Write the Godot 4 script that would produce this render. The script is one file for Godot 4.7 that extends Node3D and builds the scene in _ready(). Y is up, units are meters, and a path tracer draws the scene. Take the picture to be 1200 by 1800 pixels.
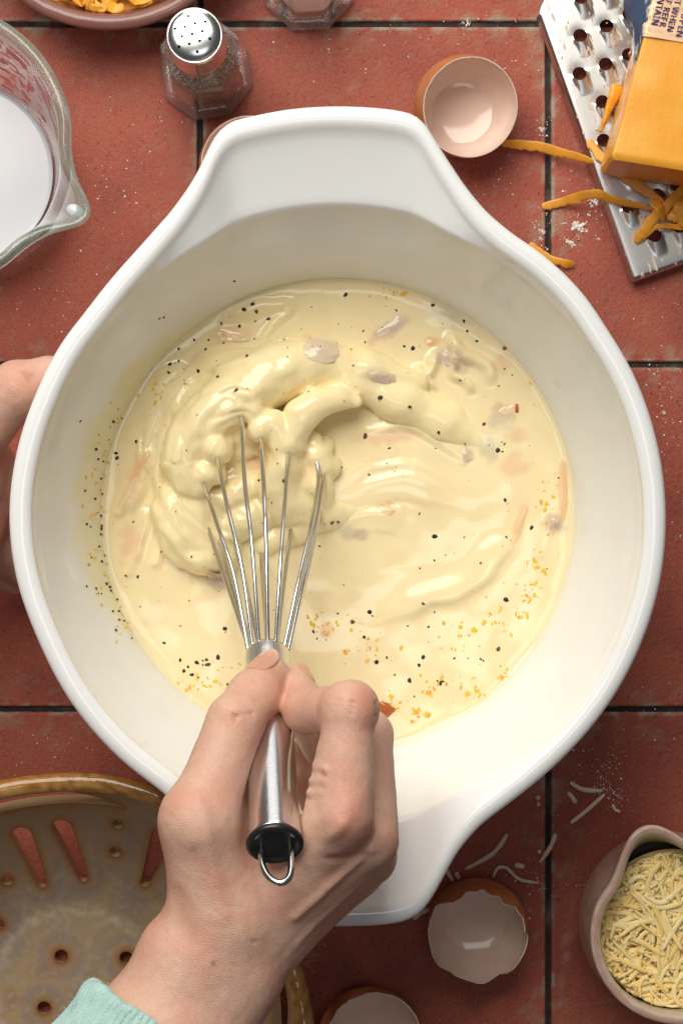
extends Node3D
# Kitchen close-up seen from straight above: shapes are in millimetres (x right, y up, z towards the cook) and become metres when a mesh is committed.

const MM := 0.001
var rng := RandomNumberGenerator.new()
var M := {}


func _ready() -> void:
	rng.seed = 7
	var cam := Camera3D.new()
	cam.name = "camera"
	cam.position = Vector3(0, 1.0, 0)
	cam.rotation_degrees = Vector3(-90, 0, 0)
	cam.fov = 25.36
	cam.near = 0.02
	cam.far = 60.0
	add_child(cam)
	var env := Environment.new()
	env.background_mode = Environment.BG_COLOR
	env.background_color = Color(0.068, 0.07, 0.074).linear_to_srgb()
	env.tonemap_mode = Environment.TONE_MAPPER_LINEAR
	env.tonemap_exposure = 1.03
	env.sdfgi_enabled = true
	env.ssao_enabled = true
	env.ssil_enabled = true
	var we := WorldEnvironment.new()
	we.name = "environment"
	we.environment = env
	add_child(we)
	var soft := AreaLight3D.new()
	soft.name = "window_light"
	soft.area_size = Vector2(0.92, 0.88)
	soft.light_energy = 1.85
	soft.light_color = Color(1.0, 0.975, 0.94)
	soft.area_range = 20.0
	soft.shadow_enabled = true
	add_child(soft)
	soft.look_at_from_position(Vector3(-0.27, 1.06, -0.73), Vector3(0, 0.05, 0), Vector3.UP)
	var over := AreaLight3D.new()
	over.name = "overhead_diffuser_light"
	over.area_size = Vector2(0.42, 0.26)
	over.light_energy = 0.1
	over.area_range = 20.0
	over.shadow_enabled = true
	add_child(over)
	over.look_at_from_position(Vector3(0.05, 1.5, 0.06), Vector3(0.05, 0.0, 0.06), Vector3.FORWARD)

	var low := AreaLight3D.new()
	low.name = "low_window_light"
	low.area_size = Vector2(0.9, 0.56)
	low.light_energy = 0.3
	low.area_range = 20.0
	low.shadow_enabled = true
	add_child(low)
	low.look_at_from_position(Vector3(-0.1, 0.37, -1.3), Vector3(0, 0.1, 0), Vector3.UP)

	make_materials()
	make_tabletop()
	make_bowl()
	make_custard()
	make_whisk()
	make_whisking_hand()
	make_holding_hand()
	make_jug()
	make_shakers()
	make_cheese_dish()
	make_egg_shells()
	make_grater()
	make_berry_bowl()
	make_pitcher()
	make_loose_bits()


# ---------------------------------------------------------------- mesh helpers
class Mb:
	var v := PackedVector3Array()
	var c := PackedColorArray()
	var u := PackedVector2Array()
	var f := PackedInt32Array()

	func p(a: Vector3, col := Color.WHITE, uv := Vector2.ZERO) -> int:
		v.append(a)
		c.append(col)
		u.append(uv)
		return v.size() - 1

	# corners run counter-clockwise seen from outside
	func t(a: int, b: int, d: int) -> void:
		f.append(a)
		f.append(d)
		f.append(b)

	func q(a: int, b: int, d: int, e: int) -> void:
		t(a, b, d)
		t(a, d, e)

	func tf(a: Vector3, b: Vector3, d: Vector3, col := Color.WHITE) -> void:
		t(p(a, col), p(b, col), p(d, col))

	func qf(a: Vector3, b: Vector3, d: Vector3, e: Vector3, col := Color.WHITE) -> void:
		q(p(a, col), p(b, col), p(d, col), p(e, col))

	func normals() -> PackedVector3Array:
		var n := PackedVector3Array()
		n.resize(v.size())
		for i in range(0, f.size(), 3):
			var a := f[i]
			var b := f[i + 1]
			var d := f[i + 2]
			var k := (v[d] - v[a]).cross(v[b] - v[a])
			n[a] += k
			n[b] += k
			n[d] += k
		for i in n.size():
			n[i] = n[i].normalized() if n[i].length_squared() > 1e-20 else Vector3.UP
		return n

	func mesh(off := Vector3.ZERO, flat := false) -> ArrayMesh:
		if flat:
			var v2 := PackedVector3Array()
			var c2 := PackedColorArray()
			var u2 := PackedVector2Array()
			var f2 := PackedInt32Array()
			for i in f.size():
				v2.append(v[f[i]])
				c2.append(c[f[i]])
				u2.append(u[f[i]])
				f2.append(i)
			v = v2
			c = c2
			u = u2
			f = f2
		var n := normals()
		var w := PackedVector3Array()
		w.resize(v.size())
		for i in v.size():
			w[i] = v[i] * 0.001 - off
		var a := []
		a.resize(Mesh.ARRAY_MAX)
		a[Mesh.ARRAY_VERTEX] = w
		a[Mesh.ARRAY_NORMAL] = n
		a[Mesh.ARRAY_COLOR] = c
		a[Mesh.ARRAY_TEX_UV] = u
		a[Mesh.ARRAY_INDEX] = f
		var m := ArrayMesh.new()
		m.add_surface_from_arrays(Mesh.PRIMITIVE_TRIANGLES, a)
		return m


# the point (mm) that stands at a picture position when it is h mm above the table
func P(px: float, py: float, h := 0.0) -> Vector3:
	var s := (1000.0 - h) / 4000.0
	return Vector3((px - 600.0) * s, h, (py - 900.0) * s)


func offset_of(n: Node) -> Vector3:
	var o := Vector3.ZERO
	while n is Node3D and n != self:
		o += (n as Node3D).position
		n = n.get_parent()
	return o


func meta(o: Node, label := "", category := "", group := "", kind := "") -> void:
	for k in [["label", label], ["category", category], ["group", group], ["kind", kind]]:
		if k[1] != "":
			o.set_meta(k[0], k[1])


# a thing made of parts; base in mm
func thing(called: String, base: Vector3, label: String, category: String, group := "") -> Node3D:
	var o := Node3D.new()
	o.name = called
	o.position = base * MM
	add_child(o, true)
	meta(o, label, category, group)
	return o


func part(parent: Node, called: String, mb: Mb, m: Material, flat := false) -> MeshInstance3D:
	var o := MeshInstance3D.new()
	o.name = called
	o.mesh = mb.mesh(offset_of(parent), flat)
	o.material_override = m
	o.cast_shadow = GeometryInstance3D.SHADOW_CASTING_SETTING_ON
	parent.add_child(o, true)
	return o


# a thing that is one mesh, its origin at its base
func solo(called: String, mb: Mb, m: Material, label: String, category: String, group := "", flat := false) -> MeshInstance3D:
	var lo := Vector3(1e9, 1e9, 1e9)
	var hi := -lo
	for a in mb.v:
		lo = lo.min(a)
		hi = hi.max(a)
	var o := MeshInstance3D.new()
	o.name = called
	o.position = Vector3((lo.x + hi.x) / 2, lo.y, (lo.z + hi.z) / 2) * MM
	o.mesh = mb.mesh(o.position, flat)
	o.material_override = m
	add_child(o, true)
	meta(o, label, category, group)
	return o


func curve(pts: Array, n: int) -> PackedVector3Array:
	var out := PackedVector3Array()
	var k := pts.size()
	for i in n + 1:
		var x := float(i) / n * (k - 1)
		var j := mini(int(x), k - 2)
		var t := x - j
		var a: Vector3 = pts[maxi(j - 1, 0)]
		var b: Vector3 = pts[j]
		var d: Vector3 = pts[j + 1]
		var e: Vector3 = pts[mini(j + 2, k - 1)]
		out.append(b.cubic_interpolate(d, a, e, t))
	return out


# fn(u, v) -> Vector3; faces look along (d/du x d/dv) unless flipped
func grid(mb: Mb, nu: int, nv: int, fn: Callable, wrap := false, flip := false, col = null) -> void:
	var b := mb.v.size()
	var cu := nu if wrap else nu + 1
	for j in nv + 1:
		for i in cu:
			var u := float(i) / nu
			var w := float(j) / nv
			var a: Vector3 = fn.call(u, w)
			var k := Color.WHITE
			if col is Color:
				k = col
			elif col != null:
				k = col.call(u, w, a)
			mb.p(a, k, Vector2(u, w))
	for j in nv:
		for i in nu:
			var i2 := (i + 1) % cu
			var q0 := b + j * cu + i
			var q1 := b + j * cu + i2
			var q2 := b + (j + 1) * cu + i2
			var q3 := b + (j + 1) * cu + i
			if flip:
				mb.q(q0, q3, q2, q1)
			else:
				mb.q(q0, q1, q2, q3)


# a section (x across, y along up) swept along points; scale_fn(t) -> Vector2, twist in radians over the length
func sweep(mb: Mb, pts: PackedVector3Array, sec: PackedVector2Array, scale_fn: Callable, up := Vector3.UP, twist := 0.0, col = Color.WHITE, caps := true) -> void:
	var n := pts.size()
	var k := sec.size()
	var b := mb.v.size()
	var nrm := up
	for i in n:
		var d := (pts[mini(i + 1, n - 1)] - pts[maxi(i - 1, 0)]).normalized()
		nrm = nrm - d * nrm.dot(d)
		nrm = nrm.normalized() if nrm.length() > 1e-4 else d.cross(Vector3(0.3, 0.5, 0.8)).normalized()
		var t := float(i) / (n - 1)
		var r := nrm.rotated(d, twist * t)
		var sd := d.cross(r)
		var s: Vector2 = scale_fn.call(t)
		var cc := Color.WHITE
		if col is Color:
			cc = col
		else:
			cc = col.call(t)
		for j in k:
			mb.p(pts[i] + sd * sec[j].x * s.x + r * sec[j].y * s.y, cc, Vector2(float(j) / k, t))
	for i in n - 1:
		for j in k:
			var j2 := (j + 1) % k
			mb.q(b + i * k + j, b + (i + 1) * k + j, b + (i + 1) * k + j2, b + i * k + j2)
	if caps:
		for e in [0, n - 1]:
			var cen := Vector3.ZERO
			for j in k:
				cen += mb.v[b + e * k + j] / k
			var ci := mb.p(cen, mb.c[b + e * k], Vector2(0.5, float(e) / (n - 1)))
			for j in k:
				var j2 := (j + 1) % k
				if e == 0:
					mb.t(ci, b + j, b + j2)
				else:
					mb.t(ci, b + e * k + j2, b + e * k + j)


func ring(n: int) -> PackedVector2Array:
	var o := PackedVector2Array()
	for i in n:
		o.append(Vector2(cos(TAU * i / n), sin(TAU * i / n)))
	return o


func tube(mb: Mb, pts: PackedVector3Array, r: float, sides := 8, taper := 0.0, col = Color.WHITE) -> void:
	sweep(mb, pts, ring(sides), func(t): return Vector2.ONE * r * (1.0 - taper * pow(absf(2.0 * t - 1.0), 4.0)), Vector3(0.13, 1, 0.07), 0.0, col)


# profile: Array of Vector2(radius, height), turned round a vertical axis through cen; outside on the left of travel
func lathe(mb: Mb, prof: Array, seg: int, cen := Vector3.ZERO, col = Color.WHITE, rad = null) -> void:
	var b := mb.v.size()
	var k := prof.size()
	for i in seg:
		var a := TAU * i / seg
		for j in k:
			var q: Vector2 = prof[j]
			var r := q.x
			if rad != null:
				r = rad.call(a, q.x, q.y)
			var w := cen + Vector3(cos(a) * r, q.y, sin(a) * r)
			mb.p(w, col if col is Color else col.call(a, q, w), Vector2(float(i) / seg, float(j) / k))
	for i in seg:
		var i2 := (i + 1) % seg
		for j in k - 1:
			mb.q(b + i * k + j, b + i * k + j + 1, b + i2 * k + j + 1, b + i2 * k + j)


# smooth a polyline profile
func smooth(pts: Array, n: int) -> Array:
	var a := []
	for q in pts:
		a.append(Vector3(q.x, q.y, 0))
	var o := []
	for w in curve(a, n):
		o.append(Vector2(w.x, w.y))
	return o


# a sheet with thickness, cut where sdf(u, v) < 0: top(u, v) and under(u, v) are its two faces
func cut_shell(mb: Mb, nu: int, nv: int, top: Callable, under: Callable, sdf: Callable, wrap := false, col = null, ucol = null, wcol = null) -> void:
	var cu := nu if wrap else nu + 1
	var s := PackedFloat32Array()
	s.resize(cu * (nv + 1))
	for j in nv + 1:
		for i in cu:
			s[j * cu + i] = sdf.call(float(i) / nu, float(j) / nv)
	var seen := {}
	for j in nv:
		for i in nu:
			var ks := [j * cu + i, j * cu + (i + 1) % cu, (j + 1) * cu + (i + 1) % cu, (j + 1) * cu + i]
			var us := [Vector2(i, j), Vector2(i + 1, j), Vector2(i + 1, j + 1), Vector2(i, j + 1)]
			var poly := []
			var edge := []
			for e in 4:
				var a: int = ks[e]
				var b: int = ks[(e + 1) % 4]
				if s[a] >= 0:
					poly.append(_shell_vert(mb, seen, str(a), us[e], nu, nv, top, under, col, ucol))
				if (s[a] >= 0) != (s[b] >= 0):
					var w := s[a] / (s[a] - s[b])
					var uv: Vector2 = us[e].lerp(us[(e + 1) % 4], w)
					var key := "%d_%d" % [mini(a, b), maxi(a, b)]
					poly.append(_shell_vert(mb, seen, key, uv, nu, nv, top, under, col, ucol))
					edge.append([poly[-1], s[a] >= 0])
			for e in range(1, poly.size() - 1):
				mb.t(poly[0].x, poly[e].x, poly[e + 1].x)
				mb.t(poly[0].y, poly[e + 1].y, poly[e].y)
			if edge.size() == 2:
				var g: Vector2i = edge[0][0]
				var h: Vector2i = edge[1][0]
				if not edge[0][1]:
					var sw := g
					g = h
					h = sw
				var wc: Color = wcol if wcol is Color else mb.c[g.x]
				var g1 := mb.p(mb.v[g.x], wc)
				var h1 := mb.p(mb.v[h.x], wc)
				var h2 := mb.p(mb.v[h.y], wc)
				var g2 := mb.p(mb.v[g.y], wc)
				mb.q(g1, g2, h2, h1)


func _shell_vert(mb: Mb, seen: Dictionary, key: String, g: Vector2, nu: int, nv: int, top: Callable, under: Callable, col, ucol) -> Vector2i:
	if seen.has(key):
		return seen[key]
	var u := g.x / nu
	var w := g.y / nv
	var a: Vector3 = top.call(u, w)
	var b: Vector3 = under.call(u, w)
	var c1 := Color.WHITE
	if col is Color:
		c1 = col
	elif col != null:
		c1 = col.call(u, w, a)
	var c2 := c1
	if ucol is Color:
		c2 = ucol
	var r := Vector2i(mb.p(a, c1, Vector2(u, w)), mb.p(b, c2, Vector2(u, w)))
	seen[key] = r
	return r


# an uneven pebble of few faces
func crumb(mb: Mb, at: Vector3, r: Vector3, col: Color, turn := 0.0) -> void:
	var b := mb.v.size()
	var dirs := [Vector3(1, 0, 0), Vector3(0.4, 0, 0.9), Vector3(-0.6, 0, 0.75), Vector3(-1, 0, -0.1), Vector3(-0.4, 0, -0.9), Vector3(0.65, 0, -0.7)]
	for d in dirs:
		var k := rng.randf_range(0.7, 1.2)
		mb.p(at + (d * k * r + Vector3(0, rng.randf_range(-0.2, 0.2) * r.y, 0)).rotated(Vector3.UP, turn), col)
	var top := mb.p(at + (Vector3(rng.randf_range(-0.3, 0.3), 0.8, rng.randf_range(-0.3, 0.3)) * r).rotated(Vector3.UP, turn), col)
	var bot := mb.p(at - Vector3(0, r.y * 0.8, 0), col)
	for i in 6:
		var j := (i + 1) % 6
		mb.t(b + j, b + i, top)
		mb.t(b + i, b + j, bot)


func noise(seed_: int, freq: float, octaves := 3, kind := FastNoiseLite.TYPE_SIMPLEX_SMOOTH) -> FastNoiseLite:
	var n := FastNoiseLite.new()
	n.seed = seed_
	n.noise_type = kind
	n.frequency = freq
	n.fractal_octaves = octaves
	return n


func ss(a: float, b: float, x: float) -> float:
	return smoothstep(a, b, x)


# ---------------------------------------------------------------- materials
func mat(called: String, c: Color, rough: float, metal := 0.0, spec := 0.5) -> StandardMaterial3D:
	var m := StandardMaterial3D.new()
	m.resource_name = called
	m.albedo_color = c.linear_to_srgb()
	m.roughness = rough
	m.metallic = metal
	m.metallic_specular = spec
	m.vertex_color_use_as_albedo = true
	M[called] = m
	return m


func noise_tex(seed_: int, freq: float, size := 512, octaves := 4, ramp = null, kind := FastNoiseLite.TYPE_SIMPLEX_SMOOTH) -> NoiseTexture2D:
	var t := NoiseTexture2D.new()
	t.width = size
	t.height = size
	t.seamless = true
	t.noise = noise(seed_, freq, octaves, kind)
	if ramp != null:
		var g := Gradient.new()
		g.offsets = PackedFloat32Array(ramp[0])
		g.colors = PackedColorArray(ramp[1])
		t.color_ramp = g
	return t


func bump(m: StandardMaterial3D, t: Texture2D, cm: float, tiles_per_m: float) -> void:
	m.heightmap_enabled = true
	m.heightmap_texture = t
	m.heightmap_scale = cm
	m.uv1_triplanar = true
	m.uv1_world_triplanar = true
	m.uv1_scale = Vector3.ONE * tiles_per_m


func grey(x: float) -> Color:
	return Color(x, x, x)


func make_materials() -> void:
	var m := mat("tile", Color(1, 1, 1), 0.62, 0.0, 0.4)
	m.albedo_texture = noise_tex(3, 0.2, 1024, 4, [[0.0, 0.3, 0.5, 0.7, 1.0], [grey(0.68), grey(0.8), grey(0.89), grey(0.97), grey(1.0)]])
	m.detail_enabled = true
	m.detail_blend_mode = BaseMaterial3D.BLEND_MODE_MIX
	m.detail_albedo = noise_tex(6, 0.055, 1024, 5, [[0.0, 0.5, 0.501, 1.0], [Color(0.22, 0.16, 0.14), Color(0.24, 0.17, 0.15), Color(0.66, 0.55, 0.48), Color(0.74, 0.66, 0.58)]])
	m.detail_mask = noise_tex(6, 0.055, 1024, 5, [[0.0, 0.17, 0.27, 0.76, 0.86, 1.0], [grey(0.6), grey(0.4), grey(0.0), grey(0.0), grey(0.4), grey(0.6)]])
	bump(m, noise_tex(4, 0.12, 512, 5), 0.02, 6.2)
	m = mat("grout", Color(1, 1, 1), 0.85)
	bump(m, noise_tex(5, 0.1, 256, 4), 0.06, 9.0)
	m = mat("opal", Color(0.875, 0.885, 0.875), 0.07)
	m.subsurf_scatter_enabled = true
	m.subsurf_scatter_strength = 0.08
	m = mat("custard", Color(1, 1, 1), 0.11)
	m.subsurf_scatter_enabled = true
	m.subsurf_scatter_strength = 0.05
	m = mat("steel", Color(0.66, 0.65, 0.63), 0.2, 1.0)
	m = mat("brushed", Color(0.72, 0.715, 0.7), 0.24, 1.0)
	bump(m, noise_tex(8, 0.05, 256, 3), 0.002, 60.0)
	m = mat("plate_steel", Color(0.56, 0.55, 0.53), 0.3, 1.0)
	m = mat("chrome", Color(0.8, 0.8, 0.79), 0.2, 1.0)
	m = mat("black_plastic", Color(0.018, 0.018, 0.02), 0.3)
	m = mat("skin", Color(1, 1, 1), 0.5, 0.0, 0.45)
	m.subsurf_scatter_enabled = true
	m.subsurf_scatter_strength = 0.1
	bump(m, noise_tex(9, 0.06, 512, 3, null, FastNoiseLite.TYPE_CELLULAR), 0.021, 60.0)
	m.uv1_scale = Vector3(34, 60, 70)
	m = mat("nail", Color(1, 1, 1), 0.2)
	m = mat("knit", Color(1, 1, 1), 0.9, 0.0, 0.3)
	m.rim_enabled = true
	m.rim = 0.5
	bump(m, noise_tex(12, 0.12, 256, 4), 0.04, 30.0)
	m = mat("glass", Color(0.97, 0.99, 0.98, 0.02), 0.02)
	m.refraction_enabled = true
	m.refraction_scale = 0.05
	m.vertex_color_use_as_albedo = false
	m = mat("pane", Color(0.8, 0.86, 0.82, 0.07), 0.03)
	m.transparency = BaseMaterial3D.TRANSPARENCY_ALPHA
	m.vertex_color_use_as_albedo = false
	m = mat("shaker_pane", Color(0.5, 0.46, 0.43, 0.13), 0.04)
	m.transparency = BaseMaterial3D.TRANSPARENCY_ALPHA
	m.vertex_color_use_as_albedo = false
	m = mat("glass_rim", Color(0.34, 0.54, 0.44, 0.3), 0.04)
	m.transparency = BaseMaterial3D.TRANSPARENCY_ALPHA
	m.vertex_color_use_as_albedo = false
	m = mat("milk", Color(0.63, 0.645, 0.68), 0.12)
	m = mat("red_print", Color(0.72, 0.03, 0.025), 0.4)
	m = mat("pepper", Color(1, 1, 1), 0.75)
	bump(m, noise_tex(15, 0.25, 256, 3), 0.05, 60.0)
	m = mat("speck", Color(1, 1, 1), 0.55)
	m = mat("terracotta", Color(1, 1, 1), 0.2)
	bump(m, noise_tex(16, 0.03, 256, 3), 0.02, 12.0)
	m = mat("cheddar", Color(1, 1, 1), 0.4)
	m.subsurf_scatter_enabled = true
	m.subsurf_scatter_strength = 0.08
	bump(m, noise_tex(17, 0.05, 256, 4), 0.006, 24.0)
	m = mat("pale_cheese", Color(1, 1, 1), 0.5)
	m.subsurf_scatter_enabled = true
	m.subsurf_scatter_strength = 0.08
	m = mat("shell", Color(1, 1, 1), 0.5)
	bump(m, noise_tex(18, 0.12, 256, 3), 0.008, 30.0)
	m = mat("egg_white", Color(1.0, 0.98, 0.94, 0.04), 0.03)
	m.refraction_enabled = true
	m.refraction_scale = 0.036
	m.vertex_color_use_as_albedo = false
	m = mat("wet", Color(0.83, 0.64, 0.53), 0.09)
	m = mat("film_blue", Color(0.055, 0.09, 0.16), 0.16)
	m = mat("film_print", Color(0.075, 0.03, 0.13), 0.35)
	m = mat("film_clear", Color(0.92, 0.62, 0.37), 0.09)
	m.vertex_color_use_as_albedo = false
	m = mat("glaze", Color(1, 1, 1), 0.1)
	bump(m, noise_tex(19, 0.03, 256, 4), 0.02, 14.0)
	m = mat("pink_glaze", Color(1, 1, 1), 0.24)
	bump(m, noise_tex(20, 0.03, 256, 4), 0.015, 14.0)
	m = mat("smear", Color(1, 1, 1), 0.55)
	m = mat("flour", Color(1, 1, 1), 0.9)


# ---------------------------------------------------------------- tiled top
func make_tabletop() -> void:
	var top := Node3D.new()
	top.name = "tabletop"
	add_child(top)
	meta(top, "red terracotta tiled surface with dark recessed grout lines", "", "", "structure")
	var g := Mb.new()
	var gn := noise(20, 0.12, 4)
	grid(g, 320, 320, func(u, w):
		var x := lerpf(-1.0, 1.0, u)
		var z := lerpf(1.0, -1.0, w)
		var q := Vector2(x * (190.0 + 700.0 * absf(x * x * x)), z * (260.0 + 700.0 * absf(z * z * z)))
		return Vector3(q.x, -1.7 + gn.get_noise_2dv(q) * 0.3, q.y), false, false, func(_u, _w, a): return Color(0.02, 0.021, 0.023).lerp(Color(0.17, 0.14, 0.115), clampf(gn.get_noise_2d(a.x * 0.35, a.z * 0.35) * 1.6 + gn.get_noise_2d(a.x * 2, a.z * 2) * 0.5 - 0.25, 0, 0.75)))
	part(top, "grout", g, M.grout)
	var big := noise(21, 0.018, 3)
	var mid := noise(22, 0.09, 4)
	var fine := noise(23, 0.45, 3)
	var xs := [-1481.0, -870.0, -259.0, 352.0, 963.0, 1574.0, 2185.0]
	var ys := [-1164.0, -561.0, 42.0, 641.0, 1247.0, 1850.0, 2453.0, 3056.0]
	for i in xs.size() - 1:
		for j in ys.size() - 1:
			var near: bool = xs[i] < 1200 and xs[i + 1] > 0 and ys[j] < 1800 and ys[j + 1] > 0
			var mb := Mb.new()
			var a := P(xs[i], ys[j])
			var b := P(xs[i + 1], ys[j + 1])
			var gap := 0.95
			var lo := Vector2(a.x + gap, a.z + gap)
			var hi := Vector2(b.x - gap, b.z - gap)
			var tone := rng.randf_range(0.92, 1.16)
			var n := 76 if near else 12
			var place := func(u: float, w: float) -> Vector3:
				var x := lerpf(lo.x, hi.x, u)
				var z := lerpf(hi.y, lo.y, w)
				var e := minf(minf(x - lo.x, hi.x - x), minf(z - lo.y, hi.y - z))
				var q := Vector2(x, z)
				var chip := maxf(0.0, mid.get_noise_2dv(q * 2.0) + fine.get_noise_2dv(q) * 0.4) * 1.7
				if e < 0.01:
					x += signf(lo.x + hi.x - 2 * x) * chip * 0.45 * (1.0 if absf(u - 0.5) > 0.499 else 0.0)
					z += signf(lo.y + hi.y - 2 * z) * chip * 0.45 * (1.0 if absf(w - 0.5) > 0.499 else 0.0)
				var y := -0.05 + big.get_noise_2d(x, z) * 0.12
				y -= 1.1 * pow(maxf(0.0, 1.0 - e / 1.3), 2.0)
				if e <= 0.01:
					y = -2.4
				return Vector3(x, y, z)
			# rows crowd towards the edges so that the arris is rounded
			var warp := func(t: float) -> float:
				var e := 1.4 / 148.0
				if t < 0.06:
					return lerpf(0.0, e, t / 0.06)
				if t > 0.94:
					return lerpf(1.0 - e, 1.0, (t - 0.94) / 0.06)
				return lerpf(e, 1.0 - e, (t - 0.06) / 0.88)
			var paint := func(_u: float, _w: float, q: Vector3) -> Color:
				var p2 := Vector2(q.x, q.z)
				var e := minf(minf(q.x - lo.x, hi.x - q.x), minf(q.z - lo.y, hi.y - q.z))
				var c := Color(0.47, 0.115, 0.07) * tone
				var bl := big.get_noise_2dv(p2)
				var md := mid.get_noise_2dv(p2)
				var fi := fine.get_noise_2dv(p2)
				c = c.lerp(Color(0.52, 0.14, 0.08), clampf(bl * 0.9, 0, 0.6))
				c = c.lerp(Color(0.32, 0.075, 0.055), clampf(-bl * 0.9 + md * 0.35, 0, 0.65))
				var wear := clampf(md * 2.2 + bl * 1.4 + fi * 0.5 + 0.05, 0, 1) * pow(maxf(0.0, 1.0 - e / 15.0), 1.6) + 0.45 * clampf(md * 2.0 + fi * 0.8 - 0.55, 0, 1)
				c = c.lerp(Color(0.5, 0.31, 0.21), minf(wear, 1.0) * 0.75)
				if e < 2.0:
					c = c.lerp(Color(0.5, 0.4, 0.3), clampf(0.3 + md * 1.6 + fi * 0.5, 0, 0.85))
				return c
			grid(mb, n, n, func(u, w): return place.call(warp.call(u), warp.call(w)), false, false, paint)
			part(top, "tile", mb, M.tile)


# ---------------------------------------------------------------- mixing bowl
const BOWL_C := Vector3(-1.5, 0, 1.1)
var rim_r := PackedFloat32Array()


func bowl_in(h: float) -> float:
	var hs := [7.0, 9.0, 14.0, 24.0, 40.0, 52.0, 75.0, 100.0, 116.0]
	var rs := [58.0, 70.0, 80.0, 89.5, 96.0, 99.0, 106.5, 114.5, 118.8]
	if h <= hs[0]:
		return rs[0]
	for i in hs.size() - 1:
		if h <= hs[i + 1]:
			var a: float = rs[maxi(i - 1, 0)]
			var d: float = rs[mini(i + 2, rs.size() - 1)]
			return cubic_interpolate(rs[i], rs[i + 1], a, d, (h - hs[i]) / (hs[i + 1] - hs[i]))
	return rs[-1]


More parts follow.
